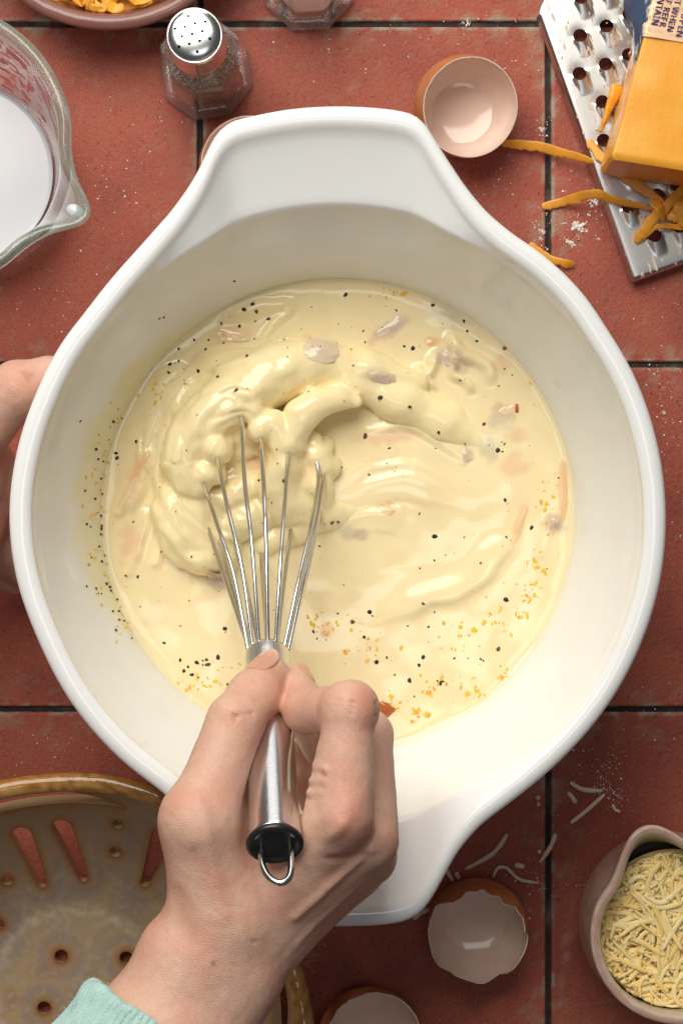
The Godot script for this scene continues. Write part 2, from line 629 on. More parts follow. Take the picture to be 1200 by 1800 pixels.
func make_bowl() -> void:
	# rim seen from above, clockwise from the top lip
	var o := [[570, 185], [640, 186], [700, 192], [732, 200], [747, 213], [760, 238], [782, 273], [815, 322], [853, 368], [900, 408], [949, 442], [1022, 511], [1070, 580],
		[1117, 662], [1153, 765], [1171, 890], [1165, 1000], [1140, 1100], [1095, 1200], [1040, 1280], [975, 1348], [900, 1410], [842, 1455], [800, 1505], [770, 1560], [748, 1598],
		[725, 1617], [690, 1626], [630, 1630], [560, 1630], [490, 1626], [458, 1617], [436, 1598], [415, 1560], [385, 1505], [345, 1452], [285, 1395], [215, 1340],
		[130, 1245], [65, 1125], [27, 1015], [15, 900], [30, 785], [62, 690], [105, 605], [150, 545], [200, 482], [250, 426], [300, 370], [335, 322], [355, 285], [370, 250], [383, 228], [404, 212], [440, 203], [500, 191]]
	var ang := []
	var rad := []
	for q in o:
		var w := P(q[0], q[1], 119) - BOWL_C
		ang.append(atan2(w.z, w.x))
		rad.append(Vector2(w.x, w.z).length())
	var seg := 320
	rim_r.resize(seg)
	var n := ang.size()
	for i in seg:
		var a := TAU * i / seg
		for j in n:
			var a0: float = ang[j]
			var a1: float = ang[(j + 1) % n]
			var w := wrapf(a1 - a0, -PI, PI)
			var t := wrapf(a - a0, -PI, PI) / w
			if t >= 0 and t < 1 and absf(wrapf(a - a0, -PI, PI)) < 1.0:
				rim_r[i] = cubic_interpolate(rad[j], rad[(j + 1) % n], rad[(j - 1 + n) % n], rad[(j + 2) % n], t)
	for pass_ in 2:
		var r2 := rim_r.duplicate()
		for i in seg:
			rim_r[i] = (r2[(i - 1 + seg) % seg] + 2 * r2[i] + r2[(i + 1) % seg]) / 4
	var prof := func(i: int) -> Array:
		var R := rim_r[i]
		var e := maxf(0.0, R - 128.0)
		var w := ss(3.0, 26.0, e)
		var bulge := func(h: float) -> float: return 6.0 * w * ss(62.0, 105.0, h)
		var hc := 112.0 - 7.0 * w
		var out := [Vector2(0.0, 7.0), Vector2(30, 7.0), Vector2(50, 7.0)]
		for k in 44:
			var h := lerpf(7.0, hc, pow(k / 43.0, 1.4))
			out.append(Vector2(bowl_in(h) + bulge.call(h) - (0.6 if k == 43 else 0.0), h))
		var r0: float = bowl_in(hc) + bulge.call(hc)
		var r1 := R - 8.6
		# the lip's shelf, or the short flare under the plain rim
		for k in [0.03, 0.12, 0.3, 0.5, 0.7, 0.86, 0.95]:
			out.append(Vector2(lerpf(r0, r1, k), lerpf(hc, 116.6, lerpf(k, k * k, 0.35 * w)) + 0.4 * w * sin(PI * k)))
		var shelf_end := out.size()
		for k in 9:
			var th := lerpf(2.75, -1.1, k / 8.0)
			out.append(Vector2(R - 4.6 + cos(th) * 4.6, 116.4 + sin(th) * 3.1))
		for it in 1:
			var o2 := out.duplicate()
			for q in range(3, shelf_end + 2):
				out[q] = o2[q] * 0.5 + (o2[q - 1] + o2[q + 1]) * 0.25
		out.append(Vector2(R - 4.5, 111.6))
		for k in [0.25, 0.6, 0.9]:
			out.append(Vector2(lerpf(R - 5.5, bowl_in(hc - 14) + bulge.call(hc - 14) + 5.4, k), lerpf(111.0, hc - 13.0, k)))
		for k in 14:
			var h := lerpf(hc - 18, 3.0, k / 13.0)
			out.append(Vector2(bowl_in(maxf(h, 9.0)) + bulge.call(h) + 5.2 - (4.0 if k == 13 else 0.0), h))
		out.append(Vector2(62, 0.4))
		out.append(Vector2(40, 0.4))
		out.append(Vector2(0, 0.4))
		return out
	var mb := Mb.new()
	var fn := noise(35, 0.05, 3)
	var f2 := noise(39, 0.2, 2)
	var k := 0
	for i in seg:
		var pr: Array = prof.call(i)
		k = pr.size()
		var a := TAU * i / seg
		for q in pr:
			var w := BOWL_C + Vector3(cos(a) * q.x, q.y, sin(a) * q.x)
			# the mixture has left a thin film on the glass where the bowl was tipped, and a faint tide mark all round
			var c := Color.WHITE
			if q.y > 44.0 and q.y < 100.0 and q.x < bowl_in(q.y) + 3.0:
				var side := exp(-pow(wrapf(a - 3.32, -PI, PI) / 0.62, 4.0))
				var reach := 52.5 + 1.6 * fn.get_noise_3dv(w * 1.5) + side * (23.0 + 10.0 * fn.get_noise_3dv(w))
				var film := ss(5.0, -7.0, q.y - reach) * (0.75 + 0.35 * f2.get_noise_3dv(w))
				c = c.lerp(Color(1.04, 0.93, 0.58), clampf(film, 0, 1))
			mb.p(w, c)
	for i in seg:
		var i2 := (i + 1) % seg
		for j in k - 1:
			mb.q(i * k + j, i2 * k + j, i2 * k + j + 1, i * k + j + 1)
	solo("mixing_bowl", mb, M.opal, "large white glass mixing bowl with two pouring lips, holding the egg mixture", "bowl")


# ---------------------------------------------------------------- egg mixture
const CS := 0.8
const CN := 264
var ch := PackedFloat32Array()
var thick := PackedFloat32Array()
var fold_h := PackedFloat32Array()
var warp := FastNoiseLite.new()


func cpx(x: float, y: float) -> Vector2:
	return Vector2((x - 600.0) / 4.21, (y - 900.0) / 4.21)


func cpos(i: int, j: int) -> Vector2:
	return Vector2((i - CN / 2) * CS + BOWL_C.x, (j - CN / 2) * CS + BOWL_C.z)


func custard_h(x: float, z: float) -> float:
	var fx := clampf((x - BOWL_C.x) / CS + CN / 2, 0, CN - 2)
	var fz := clampf((z - BOWL_C.z) / CS + CN / 2, 0, CN - 2)
	var i := int(fx)
	var j := int(fz)
	var a := lerpf(ch[j * CN + i], ch[j * CN + i + 1], fx - i)
	var b := lerpf(ch[(j + 1) * CN + i], ch[(j + 1) * CN + i + 1], fx - i)
	return lerpf(a, b, fz - j)


# a fold of the thick mixture: crest along pts (picture px), amp mm high, wl / wr mm wide to the left and right of travel,
# gl / gr 0 for a round overhanging flank and 1 for one that runs out gently; lift is where its foot stands
func fold(pts: Array, amp: float, wl: float, wr: float, gl: float, gr: float, lift := 0.0, fade := 0.12, th := 0.6) -> void:
	var c3 := []
	for q in pts:
		var m := cpx(q[0], q[1])
		c3.append(Vector3(m.x, 0, m.y))
	var n := pts.size() * 5
	var cv := curve(c3, n)
	var reach := maxf(wl, wr)
	var best := {}
	for s in n:
		var a := Vector2(cv[s].x, cv[s].z)
		var b := Vector2(cv[s + 1].x, cv[s + 1].z)
		var d := b - a
		var l2 := maxf(d.length_squared(), 1e-6)
		var i0 := maxi(int((minf(a.x, b.x) - reach - BOWL_C.x) / CS) + CN / 2, 0)
		var i1 := mini(int((maxf(a.x, b.x) + reach - BOWL_C.x) / CS) + CN / 2 + 1, CN - 1)
		var j0 := maxi(int((minf(a.y, b.y) - reach - BOWL_C.z) / CS) + CN / 2, 0)
		var j1 := mini(int((maxf(a.y, b.y) + reach - BOWL_C.z) / CS) + CN / 2 + 1, CN - 1)
		for j in range(j0, j1 + 1):
			for i in range(i0, i1 + 1):
				var p := cpos(i, j)
				p += Vector2(warp.get_noise_2dv(p), warp.get_noise_2d(p.x + 300.0, p.y)) * 4.2
				var t := clampf((p - a).dot(d) / l2, 0.0, 1.0)
				var e := p - a - d * t
				var dist := e.length()
				var side := d.cross(e)
				var w := wr if side > 0 else wl
				if dist < w:
					var key := j * CN + i
					if not best.has(key) or dist / w < best[key][0]:
						best[key] = [dist / w, (s + t) / n, gr if side > 0 else gl]
	for key in best:
		var q: Array = best[key]
		var r: float = q[0]
		var al: float = q[1]
		var f := 1.0
		if fade > 0:
			f = ss(0.0, fade, al) * ss(0.0, fade, 1.0 - al)
		var round_ := sqrt(maxf(0.0, 1.0 - r * r))
		var gentle := (1.0 - r) * (1.0 - r) * (1.0 + 2.0 * r)
		var h: float = lift + amp * (0.35 + 0.65 * f) * lerpf(round_, gentle, q[2]) * (1.0 + 0.35 * warp.get_noise_1d(al * 40.0 + amp * 37.0))
		var base := ch[key] - 50.0
		# round flanks stand on what is there, gentle ones melt into it
		var k := 0.7
		var x := clampf(0.5 + 0.5 * (h - base) / k, 0.0, 1.0)
		if f > 0.0:
			ch[key] = 50.0 + lerpf(base, lerpf(base, h, x) + k * x * (1 - x), f if fade > 0 else 1.0)
			thick[key] = maxf(thick[key], th * f * lerpf(1.0, gentle, 0.7))


func make_custard() -> void:
	ch.resize(CN * CN)
	thick.resize(CN * CN)
	var big := noise(31, 0.016, 2)
	var mid := noise(32, 0.05, 2)
	var sm := noise(33, 0.16, 2)
	warp = noise(34, 0.028, 2)
	var mound := cpx(435, 830)
	var slab := cpx(650, 860)
	for j in CN:
		for i in CN:
			var p := cpos(i, j)
			var h := 50.0 + big.get_noise_2dv(p) * 1.1 + mid.get_noise_2dv(p) * 0.22
			var d := (p - mound).length() / 36.0
			h += 3.6 * exp(-d * d * 1.3)
			var e := ((p - slab) / Vector2(58, 34)).length()
			h += 2.6 * exp(-e * e)
			ch[j * CN + i] = h
	# the smooth sheet that ends in a crease at the lower right
	fold([[905, 915], [885, 965], [845, 1020], [790, 1056], [720, 1077], [650, 1080]], 2.6, 1.6, 17.0, 0.25, 0.9, 0.6, 0.3, 0.3)
	fold([[1002, 870], [985, 920], [950, 968], [925, 985]], 1.0, 1.5, 7.0, 0.5, 1.0, 0.3, 0.3, 0.1)
	fold([[860, 545], [930, 600], [975, 680], [988, 770]], 1.4, 9.0, 2.0, 1.0, 0.4, -0.4, 0.3, 0.1)
	# soft streaks running right from the whisk
	for w in [[[568, 838], [640, 818], [730, 826], [800, 846]], [[580, 880], [660, 868], [750, 878], [820, 900]], [[600, 760], [680, 742], [760, 762], [830, 800]]]:
		fold(w, 0.4, 1.3, 2.8, 0.5, 0.9, 2.5 if w[0][1] > 800 else 2.0, 0.4, 0.1)
	fold([[572, 872], [650, 850], [735, 850], [800, 872]], 0.8, 3.0, 9.0, 0.8, 1.0, 2.6, 0.3)
	fold([[565, 912], [640, 900], [720, 908]], 0.9, 2.4, 9.0, 0.5, 1.0, 2.4, 0.3)
	# lumps of cheese under the surface at the upper right
	for w in [[[752, 618], [764, 640], [755, 662], [772, 690]], [[785, 612], [803, 628], [800, 650], [824, 668]], [[800, 655], [822, 672], [836, 700]], [[765, 590], [812, 612], [850, 640], [862, 680]], [[736, 640], [752, 655], [768, 650]]]:
		fold(w, 2.1, 1.8, 2.2, 0.3, 0.6, 0.9, 0.2, 0.1)
	fold([[770, 525], [805, 522], [840, 540], [868, 562]], 1.5, 2.0, 3.5, 0.4, 0.9, 0.5, 0.25, 0.05)
	fold([[372, 565], [420, 545], [480, 538], [522, 530]], 1.5, 2.0, 4.0, 0.4, 0.9, 0.5, 0.25, 0.05)
	fold([[520, 530], [500, 555], [470, 570], [455, 600]], 1.2, 1.6, 1.6, 0.5, 0.5, 0.5, 0.25, 0.05)
	# drag lines on the left
	fold([[330, 640], [285, 700], [268, 770], [250, 850], [215, 905]], 1.8, 3.0, 4.0, 0.8, 0.6, 1.4)
	fold([[300, 700], [292, 770], [284, 840], [286, 930]], 2.4, 4.0, 3.2, 0.9, 0.4, 2.4)
	fold([[265, 790], [240, 840], [205, 895], [190, 900]], 1.6, 2.0, 2.5, 0.5, 0.7, 0.8)
	fold([[255, 900], [238, 960], [232, 1020]], 1.3, 2.0, 2.2, 0.5, 0.7, 0.6)
	fold([[300, 880], [280, 950], [262, 1000]], 1.4, 2.0, 3.0, 0.5, 0.8, 1.0)
	# settle: one light smoothing pass, and the rim of the liquid creeps up the glass
	var h2 := ch.duplicate()
	for it in 3:
		for j in range(1, CN - 1):
			for i in range(1, CN - 1):
				var k := j * CN + i
				h2[k] = ch[k] * 0.5 + (ch[k - 1] + ch[k + 1] + ch[k - CN] + ch[k + CN]) * 0.125
		ch = h2.duplicate()
	for j in range(1, CN - 1):
		for i in range(1, CN - 1):
			var k := j * CN + i
			var r := (cpos(i, j) - Vector2(BOWL_C.x, BOWL_C.z)).length()
			h2[k] = lerpf(h2[k], 50.3, ss(93.0, 98.5, r)) + 0.7 * ss(96.5, 99.5, r)
	ch = h2
	# bits hidden just under the surface tint it: [px, py, length, width, turn, colour]
	var pur := Color(0.5, 0.33, 0.3)
	var ora := Color(0.86, 0.42, 0.16)
	var pnk := Color(0.83, 0.5, 0.3)
	var gry := Color(0.52, 0.48, 0.36)
	var stains := [[685, 578, 9, 3, -0.6, pur], [566, 622, 9, 6, 0.3, pur], [668, 664, 6, 3, 0.1, pur], [648, 660, 3, 3, 0, pur], [790, 545, 10, 6, 0.4, gry], [800, 635, 8, 5, 0.4, pur], [383, 1020, 6, 4, 0.2, pur],
		[820, 800, 3, 4, 0.3, pur], [972, 922, 5, 4, 0.2, pur], [635, 940, 3, 2.5, 0, pur], [405, 590, 8, 5, 0.2, pnk], [350, 635, 6, 3, -0.7, pnk], [250, 815, 3, 8, 0.6, ora], [230, 865, 3, 8, 0.5, pnk],
		[893, 722, 6, 3, 0.1, pnk], [908, 765, 5, 3, 0, pnk], [680, 892, 4, 2.5, 0.3, ora], [680, 770, 14, 3, -0.1, pnk], [905, 815, 6, 5, 0, pnk], [990, 860, 2, 13, 0, ora], [912, 920, 2, 9, 0.3, ora],
		[860, 790, 4, 5, 0, gry], [880, 735, 5, 5, 0, gry], [540, 830, 5, 3, -0.4, pnk], [440, 815, 8, 3, 0.1, pnk], [575, 1108, 3, 3, 0, ora], [568, 1112, 2, 2, 0, ora], [330, 1000, 4, 3, 0, pnk],
		[230, 955, 5, 9, 0.2, pnk], [760, 600, 3, 2, 0, ora], [758, 602, 2, 2, 0, ora], [613, 628, 2, 4, -0.3, ora], [738, 665, 4, 2, 0, pnk], [880, 640, 4, 4, 0, pnk], [610, 935, 4, 3, 0, gry]]
	for s in stains:
		var m := cpx(s[0], s[1])
		s[0] = m.x
		s[1] = m.y
	var mb := Mb.new()
	var id := PackedInt32Array()
	id.resize(CN * CN)
	id.fill(-1)
	var pale := Color(0.94, 0.795, 0.465)
	for j in CN:
		for i in CN:
			var p := cpos(i, j)
			var q := p - Vector2(BOWL_C.x, BOWL_C.z)
			var r := q.length()
			if r > 101.5:
				continue
			var k := j * CN + i
			var c := pale.lerp(Color(0.93, 0.79, 0.48), clampf(thick[k], 0, 1))
			c = c.lerp(Color(0.86, 0.73, 0.44), clampf(big.get_noise_2dv(p * 1.7) * 0.9, 0, 0.5) * (1 - thick[k]))
			c = c.lerp(Color(0.93, 0.72, 0.4), clampf(mid.get_noise_2dv(p) * 1.0, 0, 0.35))
			for s in stains:
				var dx: float = p.x - s[0]
				var dz: float = p.y - s[1]
				if absf(dx) < 16 and absf(dz) < 16:
					var cs := cos(s[4])
					var sn := sin(s[4])
					var x: float = (dx * cs + dz * sn) / s[2]
					var y: float = (-dx * sn + dz * cs) / s[3]
					var d := x * x + y * y + sm.get_noise_2dv(p) * 0.9
					c = c.lerp(s[5], 0.52 * (1.0 - ss(0.0, 1.9, d)))
			# a thin film at the edge lets the glass show
			c = c.lerp(Color(0.82, 0.76, 0.55), ss(95.5, 99.5, r) * 0.55)
			id[k] = mb.p(Vector3(p.x, ch[k], p.y), c)
	for j in CN - 1:
		for i in CN - 1:
			var k := j * CN + i
			var a := id[k]
			var b := id[k + 1]
			var d := id[k + CN + 1]
			var e := id[k + CN]
			if a >= 0 and b >= 0 and d >= 0 and e >= 0:
				mb.q(a, e, d, b)
	var t := thing("egg_mixture", Vector3(BOWL_C.x, 7, BOWL_C.z), "pale yellow whisked egg and cream mixture with thick glossy folds in the white bowl", "egg mixture")
	part(t, "liquid", mb, M.custard)
	make_folds(t, stains, mid)

	# pepper and zest
	var pm := Mb.new()
	var zm := Mb.new()
	var spots := [[318, 1162], [330, 1172], [322, 1180], [345, 1164], [362, 1160], [365, 1168], [357, 1170], [355, 1162], [337, 1186], [348, 1192], [252, 1153], [289, 1130], [257, 1178], [294, 1190], [397, 1106], [384, 1154], [420, 1093], [403, 1205], [344, 1232],
		[396, 590], [420, 573], [390, 570], [450, 548], [443, 536], [395, 603], [361, 614], [430, 545], [448, 565], [472, 559], [438, 631], [349, 652], [390, 670], [418, 690], [365, 596], [315, 614], [342, 597], [300, 640], [316, 636], [299, 657], [205, 797], [204, 806], [170, 852], [185, 848], [203, 773],
		[190, 752], [218, 737], [242, 776], [178, 978], [183, 977], [245, 1013], [222, 1012], [286, 971], [162, 920], [608, 519], [622, 494], [618, 488], [760, 536], [815, 566], [821, 582], [836, 598], [695, 544], [709, 607], [726, 613], [643, 600], [667, 700], [717, 716], [852, 747], [885, 779], [875, 793],
		[883, 793], [818, 782], [643, 768], [683, 788], [771, 761], [851, 746], [650, 835], [736, 904], [765, 943], [742, 1060], [761, 985], [594, 1080], [594, 917], [650, 1075], [620, 1095], [716, 1102], [752, 1102], [640, 1120], [680, 1155], [742, 1153], [823, 1157], [850, 1161], [843, 1160], [889, 1052], [796, 1158], [770, 1198],
		[776, 1196], [773, 1200], [720, 1198], [694, 1188], [737, 1168], [551, 1110], [556, 1122], [563, 960], [887, 880], [890, 944], [932, 928], [877, 1140], [663, 1163], [585, 918], [561, 878], [557, 868], [562, 858], [500, 845], [338, 978]]
	for s in spots:
		var a := cpx(s[0] + rng.randf_range(-2, 2), s[1] + rng.randf_range(-2, 2))
		_fleck(pm, a, 0.55 + 0.8 * pow(rng.randf(), 1.3), 0.0)
	for i in 260:
		var q := Vector2.from_angle(rng.randf() * TAU) * sqrt(rng.randf()) * 94.0 + Vector2(BOWL_C.x, BOWL_C.z)
		_fleck(pm, q, 0.15 + 0.5 * pow(rng.randf(), 2.0), 0.7 if rng.randf() < 0.5 else 0.0)
	for i in 90:
		var fa := rng.randf_range(2.6, 3.6)
		var fh := lerpf(51.0, 70.0, pow(rng.randf(), 1.5))
		var fr := bowl_in(fh) - 0.3
		var fp := BOWL_C + Vector3(cos(fa) * fr, fh, sin(fa) * fr)
		if rng.randf() < 0.4:
			crumb(pm, fp, Vector3.ONE * rng.randf_range(0.3, 0.8), Color(0.04, 0.03, 0.025), rng.randf() * 6)
		else:
			crumb(zm, fp, Vector3(rng.randf_range(0.4, 1.3), 0.3, 0.45), Color(0.78, 0.5, 0.05), rng.randf() * 6)
	for q in [[0.0, 141, 741], [0.0, 152, 1031], [0.0, 412, 494], [0.0, 280, 560], [0.0, 288, 557]]:
		var w := P(q[1], q[2], 64)
		var d := w - BOWL_C
		var hh := 64.0
		for it in 40:
			w = P(q[1], q[2], hh)
			d = w - BOWL_C
			hh += (Vector2(d.x, d.z).length() - bowl_in(hh)) * 1.2
		crumb(pm, w, Vector3(0.8, 0.5, 0.6), Color(0.06, 0.035, 0.02), rng.randf() * 3)
	var pk := part(t, "pepper_flecks", pm, M.speck, true)
	meta(pk, "", "", "", "stuff")
	var gold := [Color(0.82, 0.5, 0.02), Color(0.86, 0.4, 0.03), Color(0.78, 0.54, 0.04), Color(0.88, 0.56, 0.1)]
	var patches := [[935, 990, 9, 26], [925, 1045, 8, 18], [745, 1255, 12, 9], [760, 1200, 18, 12], [830, 1215, 14, 8], [905, 600, 7, 12], [935, 650, 4, 10], [690, 515, 14, 5], [170, 915, 8, 12], [165, 745, 9, 12], [395, 1185, 30, 10], [640, 1150, 22, 18], [575, 1090, 16, 16],
		[870, 1090, 18, 14], [210, 730, 12, 20], [960, 880, 7, 22], [800, 1120, 16, 14], [340, 1200, 16, 8], [520, 1060, 12, 10], [275, 690, 8, 18], [680, 1240, 10, 8], [890, 1190, 10, 8]]
	for s in patches:
		for i in 22:
			var a := cpx(s[0] + rng.randfn() * s[2], s[1] + rng.randfn() * s[3])
			if (a - Vector2(BOWL_C.x, BOWL_C.z)).length() < 98:
				var r := 0.25 + 1.35 * pow(rng.randf(), 2.0)
				crumb(zm, Vector3(a.x, custard_top(a.x, a.y) + 0.02, a.y), Vector3(r, 0.16, r * rng.randf_range(0.35, 0.8)), gold[rng.randi() % 4], rng.randf() * TAU)
	meta(part(t, "zest_flecks", zm, M.speck, true), "", "", "", "stuff")

	# bigger pieces that break the surface: [name, px, py, length, width, turn, colour]
	var pieces := [["onion_piece", 688, 574, 15, 5, -0.62, Color(0.53, 0.38, 0.36)], ["onion_piece", 566, 620, 15, 10, 0.25, Color(0.58, 0.43, 0.36)], ["onion_piece", 672, 666, 11, 5, 0.15, Color(0.56, 0.4, 0.36)], ["onion_piece", 790, 632, 12, 6, 0.5, Color(0.55, 0.42, 0.36)],
		["onion_piece", 820, 803, 4, 7, -0.3, Color(0.58, 0.4, 0.33)], ["onion_piece", 974, 922, 6, 5, 0.3, Color(0.46, 0.28, 0.28)], ["onion_piece", 384, 1020, 10, 7, 0.2, Color(0.56, 0.4, 0.33)], ["cheese_shred", 990, 862, 3.2, 30, 0.02, Color(0.85, 0.45, 0.2)], ["cheese_shred", 247, 822, 3.2, 17, 0.52, Color(0.86, 0.46, 0.2)],
		["cheese_shred", 225, 866, 3.4, 20, 0.5, Color(0.86, 0.6, 0.34)], ["cheese_shred", 680, 896, 9, 4, 0.5, Color(0.86, 0.5, 0.2)], ["cheese_shred", 571, 1112, 4, 3, 0.4, Color(0.86, 0.42, 0.1)], ["cheese_shred", 755, 602, 4, 3, 0.4, Color(0.86, 0.42, 0.1)], ["cheese_shred", 405, 590, 15, 5, 0.25, Color(0.84, 0.55, 0.3)],
		["cheese_shred", 890, 722, 8, 4, -0.3, Color(0.86, 0.6, 0.36)], ["cheese_shred", 915, 918, 3, 17, 0.25, Color(0.86, 0.52, 0.26)], ["bacon_piece", 677, 1248, 7, 6.5, 0.6, Color(0.42, 0.12, 0.03)], ["bacon_piece", 907, 718, 1.6, 4, 0.0, Color(0.42, 0.1, 0.03)], ["bacon_piece", 886, 612, 1.8, 1.8, 0.0, Color(0.3, 0.06, 0.04)]]
	for s in pieces:
		var pc := Mb.new()
		var a := cpx(s[1], s[2])
		var rise: float = 0.55 if s[0] != "bacon_piece" else 1.2
		var nn := noise(40 + int(s[1]), 0.3, 2)
		grid(pc, 18, 9, func(u, w):
			var th: float = TAU * u
			var ph: float = lerpf(-0.5, 1.0, w) * PI / 2
			var x: float = signf(cos(th)) * pow(absf(cos(th)), 0.7) * cos(ph) * s[3] * 0.5
			var z: float = signf(sin(th)) * pow(absf(sin(th)), 0.7) * cos(ph) * s[4] * 0.5
			var k: float = 1.0 + nn.get_noise_2d(x, z) * 0.3
			var v := Vector3(x * k, 0, z * k).rotated(Vector3.UP, -s[5])
			var bx: float = a.x + v.x
			var bz: float = a.y + v.z
			return Vector3(bx, custard_top(bx, bz) - 0.25 + rise * sin(ph) + nn.get_noise_2d(bx, bz) * 0.25, bz), true, true, func(_u, w, _a): return (s[6] as Color).lerp(Color(0.92, 0.76, 0.46), (0.72 * (1 - w) + 0.24) if s[0] != "bacon_piece" else 0.1 * (1 - w)))
		part(t, s[0], pc, M.custard)


# the thick mixture heaped round the whisk: soft lobes that lap over each other
func make_folds(t: Node3D, stains: Array, tone: FastNoiseLite) -> void:
	var lobes := [
		[9.0, [[500, 612, 42, 9], [400, 652, 41, 13], [325, 712, 40, 13.5], [280, 800, 39.5, 12.5], [280, 890, 40, 10]], [[735, 672, 50, 5], [640, 650, 53, 7.5], [560, 640, 55, 9], [500, 650, 57, 10], [450, 676, 59, 10.5], [405, 706, 60, 9.6], [365, 740, 61, 8.6], [336, 776, 60.5, 7.6], [324, 815, 60, 6.6], [332, 846, 60, 5.0], [352, 857, 62, 3.0]]],
		[4.0, [[350, 766, 61, 6.4], [363, 798, 61, 6.0], [373, 824, 61, 4.6], [384, 839, 62.5, 2.8]]],
		[8.0, [[318, 852, 55, 6.5], [309, 895, 53.5, 8.6], [322, 940, 52.5, 9.0], [352, 974, 51.5, 7.6], [398, 990, 50.5, 4.6]], [[362, 890, 48, 12], [392, 945, 46, 11]]],
		[4.0, [[626, 706, 63.5, 3.2], [592, 700, 64.5, 4.4], [556, 707, 65, 5.8], [530, 732, 64.5, 6.6], [516, 766, 65, 5.0], [507, 798, 66, 2.4]]],
		[7.0, [[600, 672, 51, 8], [560, 682, 51, 8], [525, 705, 49, 7.5]]],
		[5.0, [[454, 736, 66.5, 3.8], [478, 743, 66, 4.6], [496, 772, 64.5, 5.4], [498, 820, 62, 6.0], [484, 856, 59, 7.0], [503, 888, 56, 7.4], [552, 904, 53, 6.2]], [[525, 795, 50, 12], [530, 850, 47, 12]]],
		[5.0, [[388, 772, 54.5, 6.6], [428, 760, 55.0, 6.6], [462, 764, 56, 4.6]]],
		[6.0, [[360, 848, 50, 7], [405, 835, 48.5, 7.5], [445, 805, 46.5, 7.5]]],
		[5.0, [[368, 882, 53, 6.4], [420, 868, 53.5, 6.4], [458, 848, 54, 5.4]]],
		[5.0, [[398, 935, 52.5, 6.6], [440, 910, 53, 7.4], [482, 893, 53, 6.6]]],
		[5.0, [[468, 958, 50.0, 5.4], [520, 928, 50.5, 6.2], [572, 906, 50, 5.8], [660, 890, 45, 7.0]]],
		[6.0, [[530, 664, 57, 5.6], [620, 674, 55, 6.6], [700, 704, 50, 8.4], [785, 745, 45, 9], [870, 790, 41, 8.5]]],
		[4.0, [[551, 774, 58.5, 4.2], [562, 810, 58, 4.8], [559, 850, 56, 5.2], [566, 884, 53.5, 5.0]]],
		[4.0, [[444, 706, 68, 3.4], [447, 721, 67.5, 3.4], [441, 735, 67, 2.4]]],
		[2.0, [[650, 634, 58, 2.6], [560, 632, 62.5, 3.0], [495, 654, 66.5, 3.4], [440, 690, 69, 3.6], [398, 722, 68.5, 3.2], [362, 756, 67.5, 2.4]]],
		[2.0, [[470, 622, 50, 3.6], [392, 676, 56, 4.4], [345, 730, 58, 4.6], [312, 795, 58, 4.0], [304, 845, 57, 2.6]]],
		[2.0, [[466, 760, 63, 2.4], [476, 800, 60, 2.8], [464, 848, 57.5, 2.8], [425, 880, 57, 2.2]]],
		[2.0, [[532, 755, 59, 3.2], [546, 800, 58, 3.4], [536, 852, 57, 3.4], [560, 895, 54, 2.6]]],
		[2.0, [[345, 880, 59, 2.6], [352, 930, 58.5, 3.0], [384, 965, 56.5, 2.6]]],
		[2.0, [[395, 808, 55.5, 3.0], [430, 794, 56, 3.2], [462, 792, 55, 2.6]]],
	]
	# a lip of mixture lies over every wire where it goes under
	for w in [[357, 840, 66], [381, 797, 70], [424, 722, 68], [458, 762, 69.5], [507, 788, 68.5], [555, 806, 62], [569, 826, 60]]:
		var s1 := rng.randf_range(9, 15)
		var s2 := rng.randf_range(9, 15)
		lobes.append([4.0, [[w[0] - s1, w[1] + rng.randf_range(-6, 3), w[2] - 4.5, 3.4], [w[0], w[1] - 7, w[2] - 2.2, 4.4], [w[0] + s2, w[1] - rng.randf_range(2, 14), w[2] - 5.0, 3.6], [w[0] + s2 + 6, w[1] - rng.randf_range(10, 26), w[2] - 9.0, 4.0]]])
	var groups := []
	for l in lobes:
		var bones := []
		for n in range(1, l.size()):
			var ch_: Array = l[n]
			for i in ch_.size() - 1:
				bones.append([P(ch_[i][0], ch_[i][1], ch_[i][2]), P(ch_[i + 1][0], ch_[i + 1][1], ch_[i + 1][2]), float(ch_[i][3]), float(ch_[i + 1][3])])
		groups.append([l[0], bones])
	var mb := flesh(groups, 0.9, 0.7)
	var n := mb.normals()
	var slow := noise(37, 0.05, 2)
	var quick := noise(38, 0.14, 2)
	var flow := noise(36, 0.09, 2)
	fold_h.resize(CN * CN)
	for i in mb.v.size():
		var v := mb.v[i]
		var rq := Vector2(v.x, v.z) - cpx(440, 815)
		v += n[i] * (slow.get_noise_3dv(v) * 1.0 + quick.get_noise_3dv(v) * 0.18 + (absf(flow.get_noise_2d(rq.angle() * 6.0 + 4.0, rq.length() * 1.05 + slow.get_noise_3dv(v) * 4.0)) * 1.7 - 0.4) * ss(11.0, 18.0, rq.length()) * ss(7.0, -6.0, rq.x))
		mb.v[i] = v
		var p := Vector2(v.x, v.z)
		var c := Color(0.945, 0.8, 0.455).lerp(Color(0.94, 0.74, 0.41), clampf(tone.get_noise_2dv(p), 0, 0.35))
		for s in stains:
			var d := Vector2(p.x - s[0], p.y - s[1]).length_squared() / maxf(s[2] * s[3], 1.0)
			if d < 3.0:
				c = c.lerp(s[5], 0.3 * exp(-d * 1.6))
		mb.c[i] = c
		var fi := int((v.x - BOWL_C.x) / CS + CN / 2)
		var fj := int((v.z - BOWL_C.z) / CS + CN / 2)
		for dj in [0, 1]:
			for di in [0, 1]:
				var k: int = (fj + dj) * CN + fi + di
				fold_h[k] = maxf(fold_h[k], v.y)
	part(t, "thick_folds", mb, M.custard)


